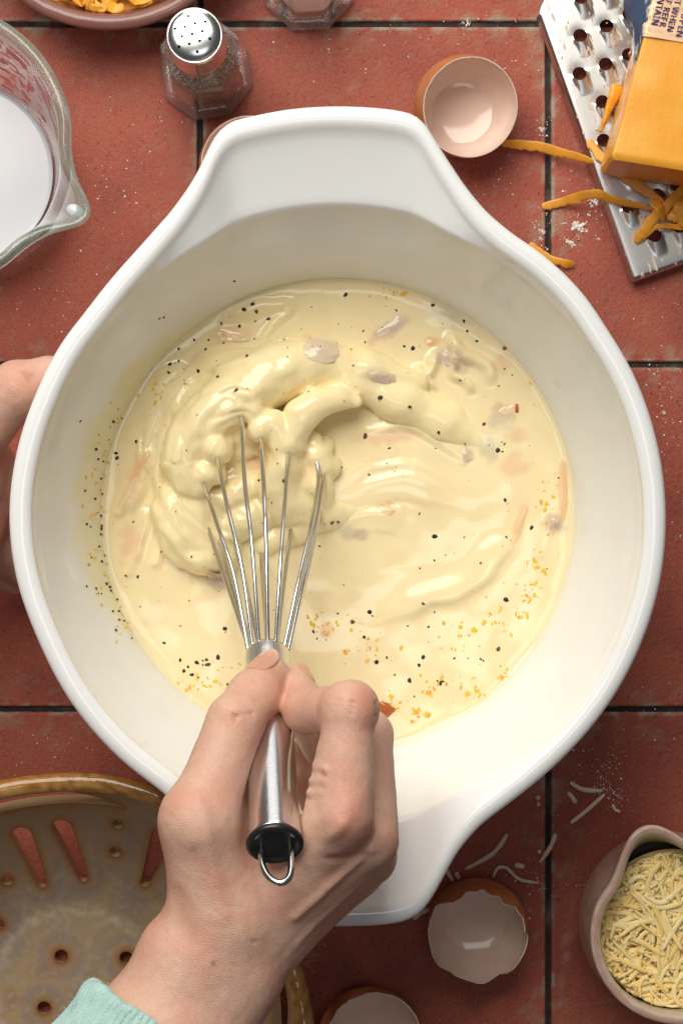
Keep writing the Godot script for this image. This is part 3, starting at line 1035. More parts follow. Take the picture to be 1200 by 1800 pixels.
func custard_top(x: float, z: float) -> float:
	var i := int((x - BOWL_C.x) / CS + CN / 2)
	var j := int((z - BOWL_C.z) / CS + CN / 2)
	return maxf(custard_h(x, z), fold_h[clampi(j, 0, CN - 1) * CN + clampi(i, 0, CN - 1)])


func _fleck(mb: Mb, a: Vector2, r: float, sunk: float) -> void:
	if (a - Vector2(BOWL_C.x, BOWL_C.z)).length() > 97:
		return
	var c := Color(0.02, 0.016, 0.014)
	if rng.randf() < 0.2:
		c = Color(0.12, 0.06, 0.03)
	c = c.lerp(Color(0.5, 0.43, 0.3), sunk)
	crumb(mb, Vector3(a.x, custard_top(a.x, a.y) - 0.05 * sunk + 0.05, a.y), Vector3(r, r * (0.2 if sunk > 0 else 0.5), r * rng.randf_range(0.6, 0.95)), c, rng.randf() * TAU)


# ---------------------------------------------------------------- whisk
func w_axis(t: float) -> Vector3:
	return P(470, 1152, 116).lerp(P(483, 1480, 186), t)


func make_whisk() -> void:
	var c0 := w_axis(0.0)
	var c1 := w_axis(1.0)
	var t := thing("whisk", P(459, 850, 40), "stainless steel balloon whisk held in the hand, its wires sunk in the egg mixture", "whisk")
	var d := (c1 - c0).normalized()
	# handle: a tube that swells towards its end, with a domed collar
	var side := d.cross(Vector3.UP).normalized()
	var up := side.cross(d).normalized()
	var L := (c1 - c0).length()
	var turned := func(mb: Mb, prof: Array, col: Color) -> void:
		var n := 56
		var b := mb.v.size()
		for q in prof:
			for i in n:
				var a: float = TAU * i / n
				mb.p(c0 + d * q.x + (side * cos(a) + up * sin(a)) * q.y, col)
		for j in prof.size() - 1:
			for i in n:
				var i2 := (i + 1) % n
				mb.q(b + j * n + i, b + (j + 1) * n + i, b + (j + 1) * n + i2, b + j * n + i2)
	var hm := Mb.new()
	turned.call(hm, [Vector2(-1.6, 5.5), Vector2(-1.5, 7.4), Vector2(-0.8, 8.3), Vector2(0.2, 8.8), Vector2(1.0, 8.95), Vector2(4.0, 9.0), Vector2(20.0, 8.9), Vector2(45.0, 8.9), Vector2(75.0, 9.2), Vector2(L - 2.5, 9.6), Vector2(L - 1.0, 9.7), Vector2(L - 0.6, 9.5), Vector2(L - 0.6, 9.0)], Color.WHITE)
	part(t, "handle", hm, M.brushed)
	var pm := Mb.new()
	turned.call(pm, [Vector2(-1.2, 5.6), Vector2(-1.6, 3.0), Vector2(-1.6, 0.0)], Color.WHITE)
	part(t, "collar_plug", pm, M.brushed)
	var em := Mb.new()
	turned.call(em, [Vector2(L - 0.5, 8.0), Vector2(L - 0.4, 10.0), Vector2(L + 0.4, 10.4), Vector2(L + 1.4, 10.3), Vector2(L + 2.0, 9.6), Vector2(L + 2.1, 8.4), Vector2(L + 1.2, 7.9), Vector2(L + 0.9, 7.0), Vector2(L + 1.1, 3.0), Vector2(L + 1.1, 0.0)], Color.WHITE)
	part(t, "end_cap", em, M.black_plastic)
	# hanging loop: a bent wire out of the cap
	var lm := Mb.new()
	var lp := []
	for q in [[-4.9, -2.0], [-5.0, 4.0], [-4.6, 9.0], [-2.6, 14.0], [0.8, 16.8], [4.0, 15.6], [5.3, 11.5], [5.4, 6.0], [5.2, -2.0]]:
		lp.append(c1 + side * -q[0] * 1.0 + d * (q[1] + 1.2) + up * -0.8)
	tube(lm, curve(lp, 60), 1.25, 12)
	part(t, "hanging_loop", lm, M.steel)
	# wires, each followed from the collar to where it dives into the mixture
	var ws := [
		[[437, 1147, 117], [411, 1010, 104], [385, 931, 92], [357, 845, 66], [352, 815, 54]],
		[[445, 1143, 119], [426, 1002, 112], [400, 890, 96], [381, 800, 70], [376, 775, 56]],
		[[456, 1141, 121], [443, 957, 113], [430, 845, 93], [424, 726, 67], [424, 705, 55]],
		[[471, 1140, 122], [467, 920, 112], [460, 800, 84], [458, 766, 69], [458, 745, 55]],
		[[484, 1141, 121], [494, 976, 113], [504, 840, 84], [507, 792, 68], [508, 765, 55]],
		[[499, 1143, 119], [524, 1025, 110], [546, 927, 92], [560, 845, 68], [553, 800, 61], [540, 780, 52]],
		[[506, 1146, 117], [535, 1014, 102], [561, 890, 78], [569, 828, 60], [566, 800, 50]],
		[[440, 1150, 112], [400, 1028, 82], [380, 972, 68], [364, 924, 58], [355, 900, 48]],
		[[447, 1150, 111], [405, 1020, 78], [388, 958, 62], [382, 930, 50]],
		[[458, 1150, 110], [432, 1030, 80], [416, 968, 62], [412, 940, 50]],
		[[470, 1150, 109], [464, 1050, 78], [460, 992, 60], [459, 965, 49]],
		[[485, 1150, 110], [500, 1020, 78], [510, 940, 60], [513, 910, 50]],
		[[500, 1150, 112], [538, 1015, 82], [560, 905, 60], [563, 880, 50]],
	]
	for w in ws:
		var pts := []
		for q in w:
			pts.append(P(q[0], q[1], q[2]))
		pts.push_front(pts[0] + (pts[0] - pts[1]).normalized() * 0.2 + d * 3.0)
		var wm := Mb.new()
		var cv := curve(pts, 44)
		tube(wm, cv, 0.9, 10)
		part(t, "wire", wm, M.steel)


# ---------------------------------------------------------------- flesh: tapered capsules joined smoothly, meshed as surface nets
# groups: Array of [k, [[a, b, ra, rb], ...]]; bones in a group join with k, groups join with kg
func flesh(groups: Array, cell: float, kg: float) -> Mb:
	var A := PackedVector3Array()
	var D := PackedVector3Array()
	var R0 := PackedFloat32Array()
	var R1 := PackedFloat32Array()
	var IL := PackedFloat32Array()
	var G := PackedInt32Array()
	var K := PackedFloat32Array()
	var lo := Vector3(1e9, 1e9, 1e9)
	var hi := -lo
	for g in groups.size():
		for q in groups[g][1]:
			A.append(q[0])
			D.append(q[1] - q[0])
			R0.append(q[2])
			R1.append(q[3])
			IL.append(1.0 / maxf((q[1] - q[0]).length_squared(), 1e-6))
			G.append(g)
			K.append(groups[g][0])
			var r := Vector3.ONE * (maxf(q[2], q[3]) + 4.0)
			lo = lo.min((q[0] as Vector3).min(q[1]) - r)
			hi = hi.max((q[0] as Vector3).max(q[1]) + r)
	var nb := A.size()
	var S := 6
	var W := S * cell
	var half := W * 0.5 * 1.7321
	var mb := Mb.new()
	var cells := {}
	var edges := []
	var cnt := Vector3i(((hi - lo) / W).ceil())
	var f := PackedFloat32Array()
	f.resize((S + 1) * (S + 1) * (S + 1))
	var S1 := S + 1
	for bz in cnt.z:
		for by in cnt.y:
			for bx in cnt.x:
				var o := lo + Vector3(bx, by, bz) * W
				var mid := o + Vector3.ONE * W * 0.5
				var near := PackedInt32Array()
				var best := 1e9
				for i in nb:
					var w := mid - A[i]
					var t := clampf(w.dot(D[i]) * IL[i], 0.0, 1.0)
					var s := (w - D[i] * t).length() - lerpf(R0[i], R1[i], t)
					best = minf(best, s)
					if s < half + 22.0:
						near.append(i)
				if best > half + 6.0 or best < -half - 14.0:
					continue
				var k := 0
				var neg := false
				var pos := false
				for z in S1:
					for y in S1:
						for x in S1:
							var p := o + Vector3(x, y, z) * cell
							var total := 1e3
							var gd := 1e3
							var gl := -1
							for i in near:
								var w := p - A[i]
								var t := clampf(w.dot(D[i]) * IL[i], 0.0, 1.0)
								var s := (w - D[i] * t).length() - lerpf(R0[i], R1[i], t)
								if G[i] != gl:
									if gl >= 0:
										var h := maxf(kg - absf(total - gd), 0.0) / kg
										total = minf(total, gd) - h * h * kg * 0.25
									gl = G[i]
									gd = s
								else:
									var kk := K[i]
									var h := maxf(kk - absf(gd - s), 0.0) / kk
									gd = minf(gd, s) - h * h * kk * 0.25
							if gl >= 0:
								var h := maxf(kg - absf(total - gd), 0.0) / kg
								total = minf(total, gd) - h * h * kg * 0.25
							f[k] = total
							if total < 0:
								neg = true
							else:
								pos = true
							k += 1
				if not (neg and pos):
					continue
				for z in S:
					for y in S:
						for x in S:
							var q := (z * S1 + y) * S1 + x
							var c := [f[q], f[q + 1], f[q + S1], f[q + S1 + 1], f[q + S1 * S1], f[q + S1 * S1 + 1], f[q + S1 * S1 + S1], f[q + S1 * S1 + S1 + 1]]
							var m := 0
							for e in 8:
								if c[e] < 0:
									m |= 1 << e
							if m == 0 or m == 255:
								continue
							var sum := Vector3.ZERO
							var n := 0
							for e in 8:
								for ax in 3:
									var e2: int = e | (1 << ax)
									if e2 != e and (c[e] < 0) != (c[e2] < 0):
										var t: float = c[e] / (c[e] - c[e2])
										var v := Vector3(e & 1, (e >> 1) & 1, (e >> 2) & 1)
										v[ax] = t
										sum += v
										n += 1
							var gc := Vector3i(bx * S + x, by * S + y, bz * S + z)
							cells[gc] = mb.p(o + (Vector3(x, y, z) + sum / n) * cell)
							for ax in 3:
								if (c[0] < 0) != (c[1 << ax] < 0):
									edges.append([gc, ax, c[0] < 0])
	for e in edges:
		var g: Vector3i = e[0]
		var u := Vector3i.ZERO
		var w := Vector3i.ZERO
		u[(e[1] + 1) % 3] = 1
		w[(e[1] + 2) % 3] = 1
		var a = cells.get(g - u - w)
		var b = cells.get(g - w)
		var c = cells.get(g)
		var d = cells.get(g - u)
		if a == null or b == null or c == null or d == null:
			continue
		if e[2]:
			mb.q(a, b, c, d)
		else:
			mb.q(a, d, c, b)
	# even out the net
	for it in 3:
		var acc := PackedVector3Array()
		var num := PackedInt32Array()
		acc.resize(mb.v.size())
		num.resize(mb.v.size())
		for i in range(0, mb.f.size(), 3):
			for j in 3:
				var a := mb.f[i + j]
				var b := mb.f[i + (j + 1) % 3]
				acc[a] += mb.v[b]
				acc[b] += mb.v[a]
				num[a] += 1
				num[b] += 1
		for i in mb.v.size():
			if num[i] > 0:
				mb.v[i] = mb.v[i].lerp(acc[i] / num[i], 0.5)
	return mb


# creases and ridges: [a, b, width, height]; spots: [at, radius, colour, share]
func dress(mb: Mb, lines: Array, spots: Array, base: Color, seed_: int) -> void:
	var n := mb.normals()
	var blot := noise(seed_, 0.035, 3)
	var fine := noise(seed_ + 1, 0.25, 2)
	var pore := noise(seed_ + 2, 0.8, 2)
	var count := mb.v.size()
	var move := PackedFloat32Array()
	move.resize(count)
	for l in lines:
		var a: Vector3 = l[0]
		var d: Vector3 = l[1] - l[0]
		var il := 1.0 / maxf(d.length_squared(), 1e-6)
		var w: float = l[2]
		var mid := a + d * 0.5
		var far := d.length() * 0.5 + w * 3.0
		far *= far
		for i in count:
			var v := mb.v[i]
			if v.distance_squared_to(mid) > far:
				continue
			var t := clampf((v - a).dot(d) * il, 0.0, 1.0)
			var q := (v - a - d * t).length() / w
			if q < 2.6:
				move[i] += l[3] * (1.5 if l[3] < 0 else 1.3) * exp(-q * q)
	for i in count:
		var v := mb.v[i]
		var b := blot.get_noise_3dv(v)
		var c := base.lerp(Color(0.66, 0.29, 0.2), clampf(b * 0.9 + 0.08, 0, 0.45))
		c = c.lerp(Color(0.74, 0.5, 0.36), clampf(-b * 0.9, 0, 0.4))
		c = c.lerp(Color(0.58, 0.29, 0.2), clampf(fine.get_noise_3dv(v) * 0.4, 0, 0.2))
		c = c.lerp(Color(0.6, 0.27, 0.19), clampf(pore.get_noise_3dv(v) * 0.5, 0, 0.22))
		for s in spots:
			var q: float = v.distance_squared_to(s[0]) / (s[1] * s[1])
			if q < 4.0:
				c = c.lerp(s[2], s[3] * exp(-q * 1.2))
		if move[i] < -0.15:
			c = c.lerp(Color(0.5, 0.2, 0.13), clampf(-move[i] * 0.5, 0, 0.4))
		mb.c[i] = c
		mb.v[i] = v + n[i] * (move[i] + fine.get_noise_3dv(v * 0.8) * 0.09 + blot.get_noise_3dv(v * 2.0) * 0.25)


# a nail: a curved plate, base at `at`, along `along`, facing `face`
func nail(at: Vector3, along: Vector3, face: Vector3, wide: float, length: float, r: float, rise: float) -> Mb:
	var mb := Mb.new()
	along = along.normalized()
	face = (face - along * face.dot(along)).normalized()
	var side := along.cross(face)
	var plate := func(u: float, w: float, dy: float) -> Vector3:
		var x := u * 2 - 1
		var taper: float = 1.0 - (0.55 if w > 0.5 else 0.3) * pow(absf(w * 2 - 1), 3.0)
		var a := x * wide * 0.5 * taper / r
		var y: float = cos(a) * r - r
		var l: float = length * (w + 0.07 * (1 - x * x) * signf(w - 0.5) * absf(w * 2 - 1))
		return at + side * sin(a) * r + along * l + face * (y + rise * (1.0 - 0.5 * pow(w - 0.4, 2.0) * 4.0) + dy)
	grid(mb, 14, 16, func(u, w): return plate.call(u, w, 0.0), false, false, func(_u, w, _a): return Color(0.62, 0.32, 0.23).lerp(Color(0.72, 0.44, 0.33), ss(0.5, 1.0, w)))
	grid(mb, 14, 16, func(u, w): return plate.call(u, w, -0.7), false, true, Color(0.62, 0.34, 0.25))
	for e in [0.0, 1.0]:
		grid(mb, 16, 1, func(u, w): return plate.call(e, u, -0.7 * w), false, e < 0.5, Color(0.64, 0.36, 0.27))
		grid(mb, 14, 1, func(u, w): return plate.call(u, e, -0.7 * w), false, e > 0.5, Color(0.7, 0.46, 0.36))
	return mb


# how far the flesh reaches from `from` towards `dir`
func reach_of(mb: Mb, from: Vector3, dir: Vector3) -> float:
	var best := 0.0
	for v in mb.v:
		var w := v - from
		var k := w.dot(dir)
		if k > best and (w - dir * k).length_squared() < 1.6:
			best = k
	return best


const SKIN := Color(0.7, 0.43, 0.32)


func make_whisking_hand() -> void:
	var fa0 := P(215, 2010, 172)
	var fa1 := P(300, 1838, 166)
	var wr := P(368, 1705, 163)
	var tc := P(372, 1602, 165)
	var tm := P(352, 1440, 172)
	var ti := P(414, 1268, 160)
	var tt := P(474, 1185, 141)
	var im := P(604, 1432, 181)
	var ip := P(613, 1247, 176)
	var id := P(538, 1249, 152)
	var it := P(519, 1200, 136)
	var mm := P(650, 1476, 164)
	var mp := P(645, 1292, 146)
	var md := P(570, 1310, 126)
	var mt := P(530, 1262, 118)
	var rm := P(650, 1506, 148)
	var rp := P(634, 1352, 125)
	var rd := P(570, 1366, 112)
	var rt := P(536, 1325, 108)
	var lm := P(628, 1530, 137)
	var lp := P(606, 1390, 118)
	var ld := P(560, 1410, 112)
	var lt := P(536, 1380, 112)
	var palm := [
		[fa0, fa1, 27.0, 24.5], [fa0 + Vector3(-8, -4, -4), fa1 + Vector3(-8, -5, -5), 24.0, 20.5], [fa1 + Vector3(-5, 0, -3), wr + Vector3(-7, -1, -3), 21.5, 18.5], [fa1 + Vector3(5, -4, 4), wr + Vector3(7, -4, 4), 20.0, 17.0],
		[wr + Vector3(-6, 0, -3), P(402, 1625, 164), 18.5, 17.0], [wr + Vector3(7, -5, 4), P(462, 1640, 154), 17.0, 15.5],
		[P(405, 1620, 159), P(512, 1535, 162), 15.0, 11.5], [P(512, 1535, 162), im + Vector3(-2, -3, 3), 11.5, 11.0], [P(440, 1625, 155), mm + Vector3(-3, -1, 1), 13.5, 11.0], [P(445, 1645, 152), rm + Vector3(-2, 0, 0), 14.5, 10.6], [P(440, 1660, 146), lm, 14.0, 9.6],
		[P(396, 1615, 160), tm + Vector3(-1, 0, 0), 16.0, 12.5], [tc, tm + Vector3(0, 0, 4), 14.0, 11.0], [tm + Vector3(5, -14, 8), P(565, 1478, 155), 9.0, 9.0], [P(420, 1560, 154), P(560, 1520, 155), 12.0, 10.0], [P(388, 1450, 156), P(428, 1310, 143), 9.0, 7.5],
	]
	var groups := [
		[9.0, palm + [[tm, ti, 11.8, 10.0]]],
		[4.0, [[tm, ti, 11.4, 9.8], [ti, ti.lerp(tt, 0.55) + Vector3(0.4, 0, 0), 9.6, 9.5], [ti.lerp(tt, 0.55), tt, 9.5, 7.4]]],
		[3.0, [[im, ip, 11.0, 9.4], [im + Vector3(-6, -4, 3), ip.lerp(im, 0.45) + Vector3(-3, -3, 0), 9.0, 8.0], [ip, id, 9.3, 8.4], [id, it, 8.3, 6.6], [ip, ip + Vector3(1.2, 0.6, -0.6), 9.9, 9.6]]],
		[3.0, [[mm, mp, 10.8, 9.4], [mp, md, 9.2, 8.2], [md, mt, 8.0, 6.8]]],
		[3.0, [[rm, rp, 10.2, 8.8], [rp, rd, 8.6, 7.6], [rd, rt, 7.5, 6.4]]],
		[3.0, [[lm, lp, 9.0, 7.8], [lp, ld, 7.6, 6.8], [ld, lt, 6.6, 5.8]]],
	]
	var mb := flesh(groups, 0.9, 2.6)
	var L := []
	# creases over the thumb's joint, tendons and folds of the back of the hand
	var tf := P(413, 1262, 170)
	for k in [-0.9, 0.0, 1.0, 2.2]:
		var o: Vector3 = Vector3(-0.2, 0, 1.0) * k * 1.7
		L.append([tf + o + Vector3(-7.5, -4, -0.6), tf + o + Vector3(0, 0.5, 0.9), 0.7, -0.75 + absf(k) * 0.14])
		L.append([tf + o + Vector3(0, 0.5, 0.9), tf + o + Vector3(6, -2, -0.2), 0.65, -0.65 + absf(k) * 0.13])
	L.append([P(398, 1250, 168), P(418, 1246, 172), 3.6, 0.5])
	var kf := P(632, 1242, 186)
	for k in [-0.8, 0.2, 1.2]:
		L.append([kf + Vector3(-3, 0.4, k * 2.0), kf + Vector3(6, -5, k * 2.0 + 1.2), 0.7, -0.55])
	# bunched skin where the index finger meets the web
	for q in [[556, 1345, 574, 1352], [546, 1372, 575, 1374], [540, 1393, 572, 1394], [545, 1412, 580, 1410], [552, 1432, 590, 1425]]:
		L.append([P(q[0], q[1], 178), P(q[2], q[3], 186), 1.5, 0.7])
		L.append([P(q[0], q[1] + 11, 178), P(q[2] - 4, q[3] + 11, 186), 0.9, -0.65])
	L.append([P(600, 1440, 192), P(612, 1420, 193), 6.0, 0.9])
	L.append([P(659, 1470, 175), P(655, 1466, 175), 5.5, 1.2])
	L.append([P(600, 1450, 192), P(480, 1590, 182), 2.4, 0.9])
	L.append([P(648, 1492, 175), P(520, 1610, 172), 2.2, 1.0])
	L.append([P(640, 1530, 162), P(480, 1690, 165), 2.0, 1.0])
	L.append([P(570, 1515, 184), P(640, 1500, 175), 2.0, -0.7])
	L.append([P(560, 1600, 176), P(440, 1740, 180), 1.8, 0.8])
	L.append([P(545, 1640, 172), P(430, 1790, 178), 1.5, -0.7])
	L.append([P(352, 1400, 186), P(392, 1610, 184), 2.8, 0.7])
	L.append([P(340, 1470, 186), P(330, 1430, 183), 6.0, 0.9])
	L.append([P(300, 1580, 180), P(330, 1640, 184), 5.0, -0.7])
	# fine folds across the back of the hand and the wrist
	for i in 46:
		var k := rng.randf()
		var a := P(lerpf(330, 560, rng.randf()) - 70 * k, lerpf(1490, 1780, k), 184 - 6 * rng.randf())
		var b := a + Vector3(rng.randf_range(5, 11), rng.randf_range(-3, 0.5), rng.randf_range(1, 6))
		L.append([a, b, 0.6, -0.16])
	var red := Color(0.62, 0.17, 0.1)
	var spots := [[P(490, 1225, 148), 6.0, red, 0.75], [P(478, 1180, 150), 5.0, Color(0.66, 0.3, 0.2), 0.5], [P(520, 1260, 155), 7.0, red, 0.5], [P(640, 1222, 184), 6.0, red, 0.45], [P(610, 1440, 192), 7.0, red, 0.35], [P(672, 1475, 168), 7.0, red, 0.4], [P(650, 1510, 160), 8.0, red, 0.3],
		[P(410, 1262, 171), 5.0, Color(0.64, 0.26, 0.17), 0.4], [P(375, 1693, 182), 0.9, Color(0.3, 0.09, 0.05), 0.85], [P(442, 1587, 186), 0.6, Color(0.4, 0.1, 0.06), 0.8], [P(340, 1487, 186), 1.2, Color(0.48, 0.18, 0.1), 0.6], [P(606, 1550, 180), 0.9, Color(0.35, 0.12, 0.08), 0.6], [P(541, 1246, 161), 0.6, Color(0.3, 0.12, 0.08), 0.8], [P(318, 1548, 182), 0.6, Color(0.4, 0.14, 0.08), 0.6], [P(338, 1772, 186), 0.8, Color(0.4, 0.12, 0.07), 0.7]]
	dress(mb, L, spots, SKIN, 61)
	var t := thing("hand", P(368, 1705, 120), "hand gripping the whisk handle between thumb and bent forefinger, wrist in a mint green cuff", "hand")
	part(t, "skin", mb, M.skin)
	var along := (tt - ti).normalized()
	var nf := Vector3(-0.5, 0.9, -0.3)
	nf = (nf - along * nf.dot(along)).normalized()
	var nb := tt - along * 7.5
	var ne := tt + along * 4.5
	nb += nf * (reach_of(mb, nb, nf) + 0.0)
	ne += nf * (reach_of(mb, ne, nf) + 0.9)
	part(t, "thumb_nail", nail(nb, ne - nb, nf, 10.8, (ne - nb).length() + 1.4, 7.8, 0.35), M.nail)
	var ia := (it - id).normalized()
	var jf := Vector3(0.75, 0.62, -0.35)
	jf = (jf - ia * jf.dot(ia)).normalized()
	var jb := it - ia * 4.5
	var je := it + ia * 3.6
	jb += jf * reach_of(mb, jb, jf)
	je += jf * (reach_of(mb, je, jf) + 0.7)
	part(t, "finger_nail", nail(jb, je - jb, jf, 8.6, (je - jb).length() + 1.6, 6.4, 0.4), M.nail)
	var zm := Mb.new()
	for i in 11:
		var k := rng.randf()
		var at: Vector3 = nb.lerp(ne, k) + nf * 0.55 + along.cross(nf).normalized() * rng.randfn() * 1.7
		crumb(zm, at, Vector3(rng.randf_range(0.2, 0.55), 0.2, 0.25), Color(0.88, 0.6, 0.12), rng.randf() * 3)
	meta(part(t, "zest_flecks", zm, M.speck, true), "", "", "", "stuff")
	make_cuff(t, P(292, 1803, 168), P(190, 1985, 174), 32.0, 37.0)
	# fine hairs on the wrist
	var hm := Mb.new()
	for i in 46:
		var k := rng.randf()
		var a := P(lerpf(580, 470, k), lerpf(1625, 1765, k), lerpf(150, 160, k)) + Vector3(rng.randf_range(-2, 1), rng.randf_range(-3, 3), rng.randf_range(-2, 1))
		var dd := Vector3(rng.randf_range(0.3, 1.0), rng.randf_range(-0.1, 0.3), rng.randf_range(-0.2, 0.7)).normalized()
		var b := a + dd * rng.randf_range(3.0, 6.5)
		tube(hm, curve([a, a.lerp(b, 0.5) + Vector3(0, 0, -0.4), b], 4), 0.035, 3, 0.6, Color(0.4, 0.25, 0.15))
	meta(part(t, "arm_hair", hm, M.speck), "", "", "", "stuff")


func make_cuff(t: Node3D, c0: Vector3, c1: Vector3, r0: float, r1: float) -> void:
	var d := (c1 - c0).normalized()
	var side := d.cross(Vector3.UP).normalized()
	var up := side.cross(d).normalized()
	var wob := noise(66, 0.05, 2)
	var mb := Mb.new()
	var prof := [Vector2(8.0, -5.0), Vector2(2.0, -4.6), Vector2(-0.6, -3.4), Vector2(-1.6, -1.6), Vector2(-1.5, 0.2), Vector2(0.0, 1.4), Vector2(3.0, 1.8), Vector2(8.0, 1.4), Vector2(16.0, 1.6), Vector2(26.0, 2.0), Vector2(40.0, 3.2), Vector2(60.0, 4.0), Vector2(90.0, 5.0)]
	var sm := smooth(prof, 60)
	var L := (c1 - c0).length()
	var n := 520
	grid(mb, n, 60, func(u, w):
		var q: Vector2 = sm[int(round(w * 60))]
		var a: float = u * TAU
		var dirv: Vector3 = side * cos(a) + up * sin(a) * 0.86
		var rib: float = pow(absf(sin(a * 39.0 + wob.get_noise_2d(q.x * 2.0, a * 20.0) * 0.9)), 0.6)
		var outer := ss(-3.0, 0.5, q.y)
		var r: float = lerpf(r0, r1, clampf(q.x / L, 0, 1)) + q.y - 1.0 + rib * 1.25 * outer + wob.get_noise_3dv(dirv * 40.0 + d * q.x) * 1.6
		return c0 + d * (q.x + wob.get_noise_2d(cos(a) * 30, sin(a) * 30) * 2.0) + dirv * r, true, false,
		func(_u, _w, a): return Color(0.42, 0.62, 0.58) * (1.0 + wob.get_noise_3dv(a * 3.0) * 0.12))
	var o := part(t, "sleeve_cuff", mb, M.knit)
	o.set_meta("label", "ribbed mint green sleeve cuff")
	# loose fibres on the cuff's edge
	var fz := Mb.new()
	for i in 900:
		var a := rng.randf() * TAU
		var q: Vector2 = sm[rng.randi_range(10, 42)]
		var dirv := side * cos(a) + up * sin(a) * 0.86
		var b := c0 + d * q.x + dirv * (lerpf(r0, r1, clampf(q.x / L, 0, 1)) + q.y - 0.2)
		var e := b + (dirv + Vector3(rng.randfn(), rng.randfn(), rng.randfn()) * 0.7).normalized() * rng.randf_range(0.5, 1.5)
		tube(fz, curve([b, b.lerp(e, 0.5) + Vector3(rng.randfn(), rng.randfn(), rng.randfn()) * 0.15, e], 2), 0.05, 3, 0.3, Color(0.55, 0.72, 0.68))
	meta(part(t, "lint", fz, M.knit), "", "", "", "stuff")


func make_holding_hand() -> void:
	var wr := P(-178, 885, 86)
	var tc := P(-118, 840, 82)
	var tm := P(-40, 742, 84)
	var ti := P(32, 684, 92)
	var tt := P(86, 662, 90)
	var pal := [[P(-420, 1060, 128), wr, 33.0, 25.0], [wr, P(-80, 850, 70), 24.0, 20.0], [wr + Vector3(0, -4, 12), P(-60, 930, 60), 20.0, 16.0], [tc, tm, 17.0, 13.5], [P(-90, 830, 66), P(-30, 800, 62), 15.0, 11.0], [P(-80, 900, 56), P(-28, 880, 54), 16.0, 12.0]]
	var groups := [
		[9.0, pal + [[tm, ti, 13.0, 10.8]]],
		[4.0, [[tm, ti, 13.0, 10.8], [ti, tt, 10.4, 8.6]]],
		[3.0, [[P(-35, 800, 62), P(8, 842, 54), 11.0, 10.0], [P(8, 842, 54), P(26, 905, 42), 9.6, 8.4], [P(26, 905, 42), P(46, 955, 34), 8.2, 7.0]]],
		[3.0, [[P(-40, 860, 58), P(-6, 905, 48), 11.0, 9.8], [P(-6, 905, 48), P(20, 965, 38), 9.4, 8.4], [P(20, 965, 38), P(52, 1010, 30), 8.2, 7.0]]],
		[3.0, [[P(-50, 915, 52), P(-22, 935, 44), 10.4, 9.4], [P(-22, 935, 44), P(8, 980, 34), 9.0, 8.0], [P(8, 980, 34), P(50, 1005, 28), 7.8, 6.6]]],
		[3.0, [[P(-65, 955, 44), P(-46, 960, 36), 9.0, 8.0], [P(-46, 960, 36), P(-14, 1000, 26), 7.8, 6.8], [P(-14, 1000, 26), P(30, 1025, 22), 6.6, 5.6]]],
	]
	var mb := flesh(groups, 1.4, 2.6)
	var L := []
	for k in 4:
		L.append([P(40 + k * 7, 652 + k * 3, 101), P(52 + k * 7, 668 + k * 2, 102), 0.8, -0.4])
	L.append([P(5, 735, 90), P(40, 715, 92), 1.2, -0.6])
	L.append([P(-5, 752, 88), P(20, 738, 90), 1.0, -0.5])
	dress(mb, L, [[P(40, 672, 100), 8.0, Color(0.62, 0.2, 0.12), 0.35], [P(0, 790, 70), 9.0, Color(0.6, 0.2, 0.12), 0.3]], SKIN, 71)
	var t := thing("hand", wr - Vector3(0, 50, 0), "hand steadying the white bowl from its side, thumb tucked under the rim", "hand")
	part(t, "skin", mb, M.skin)


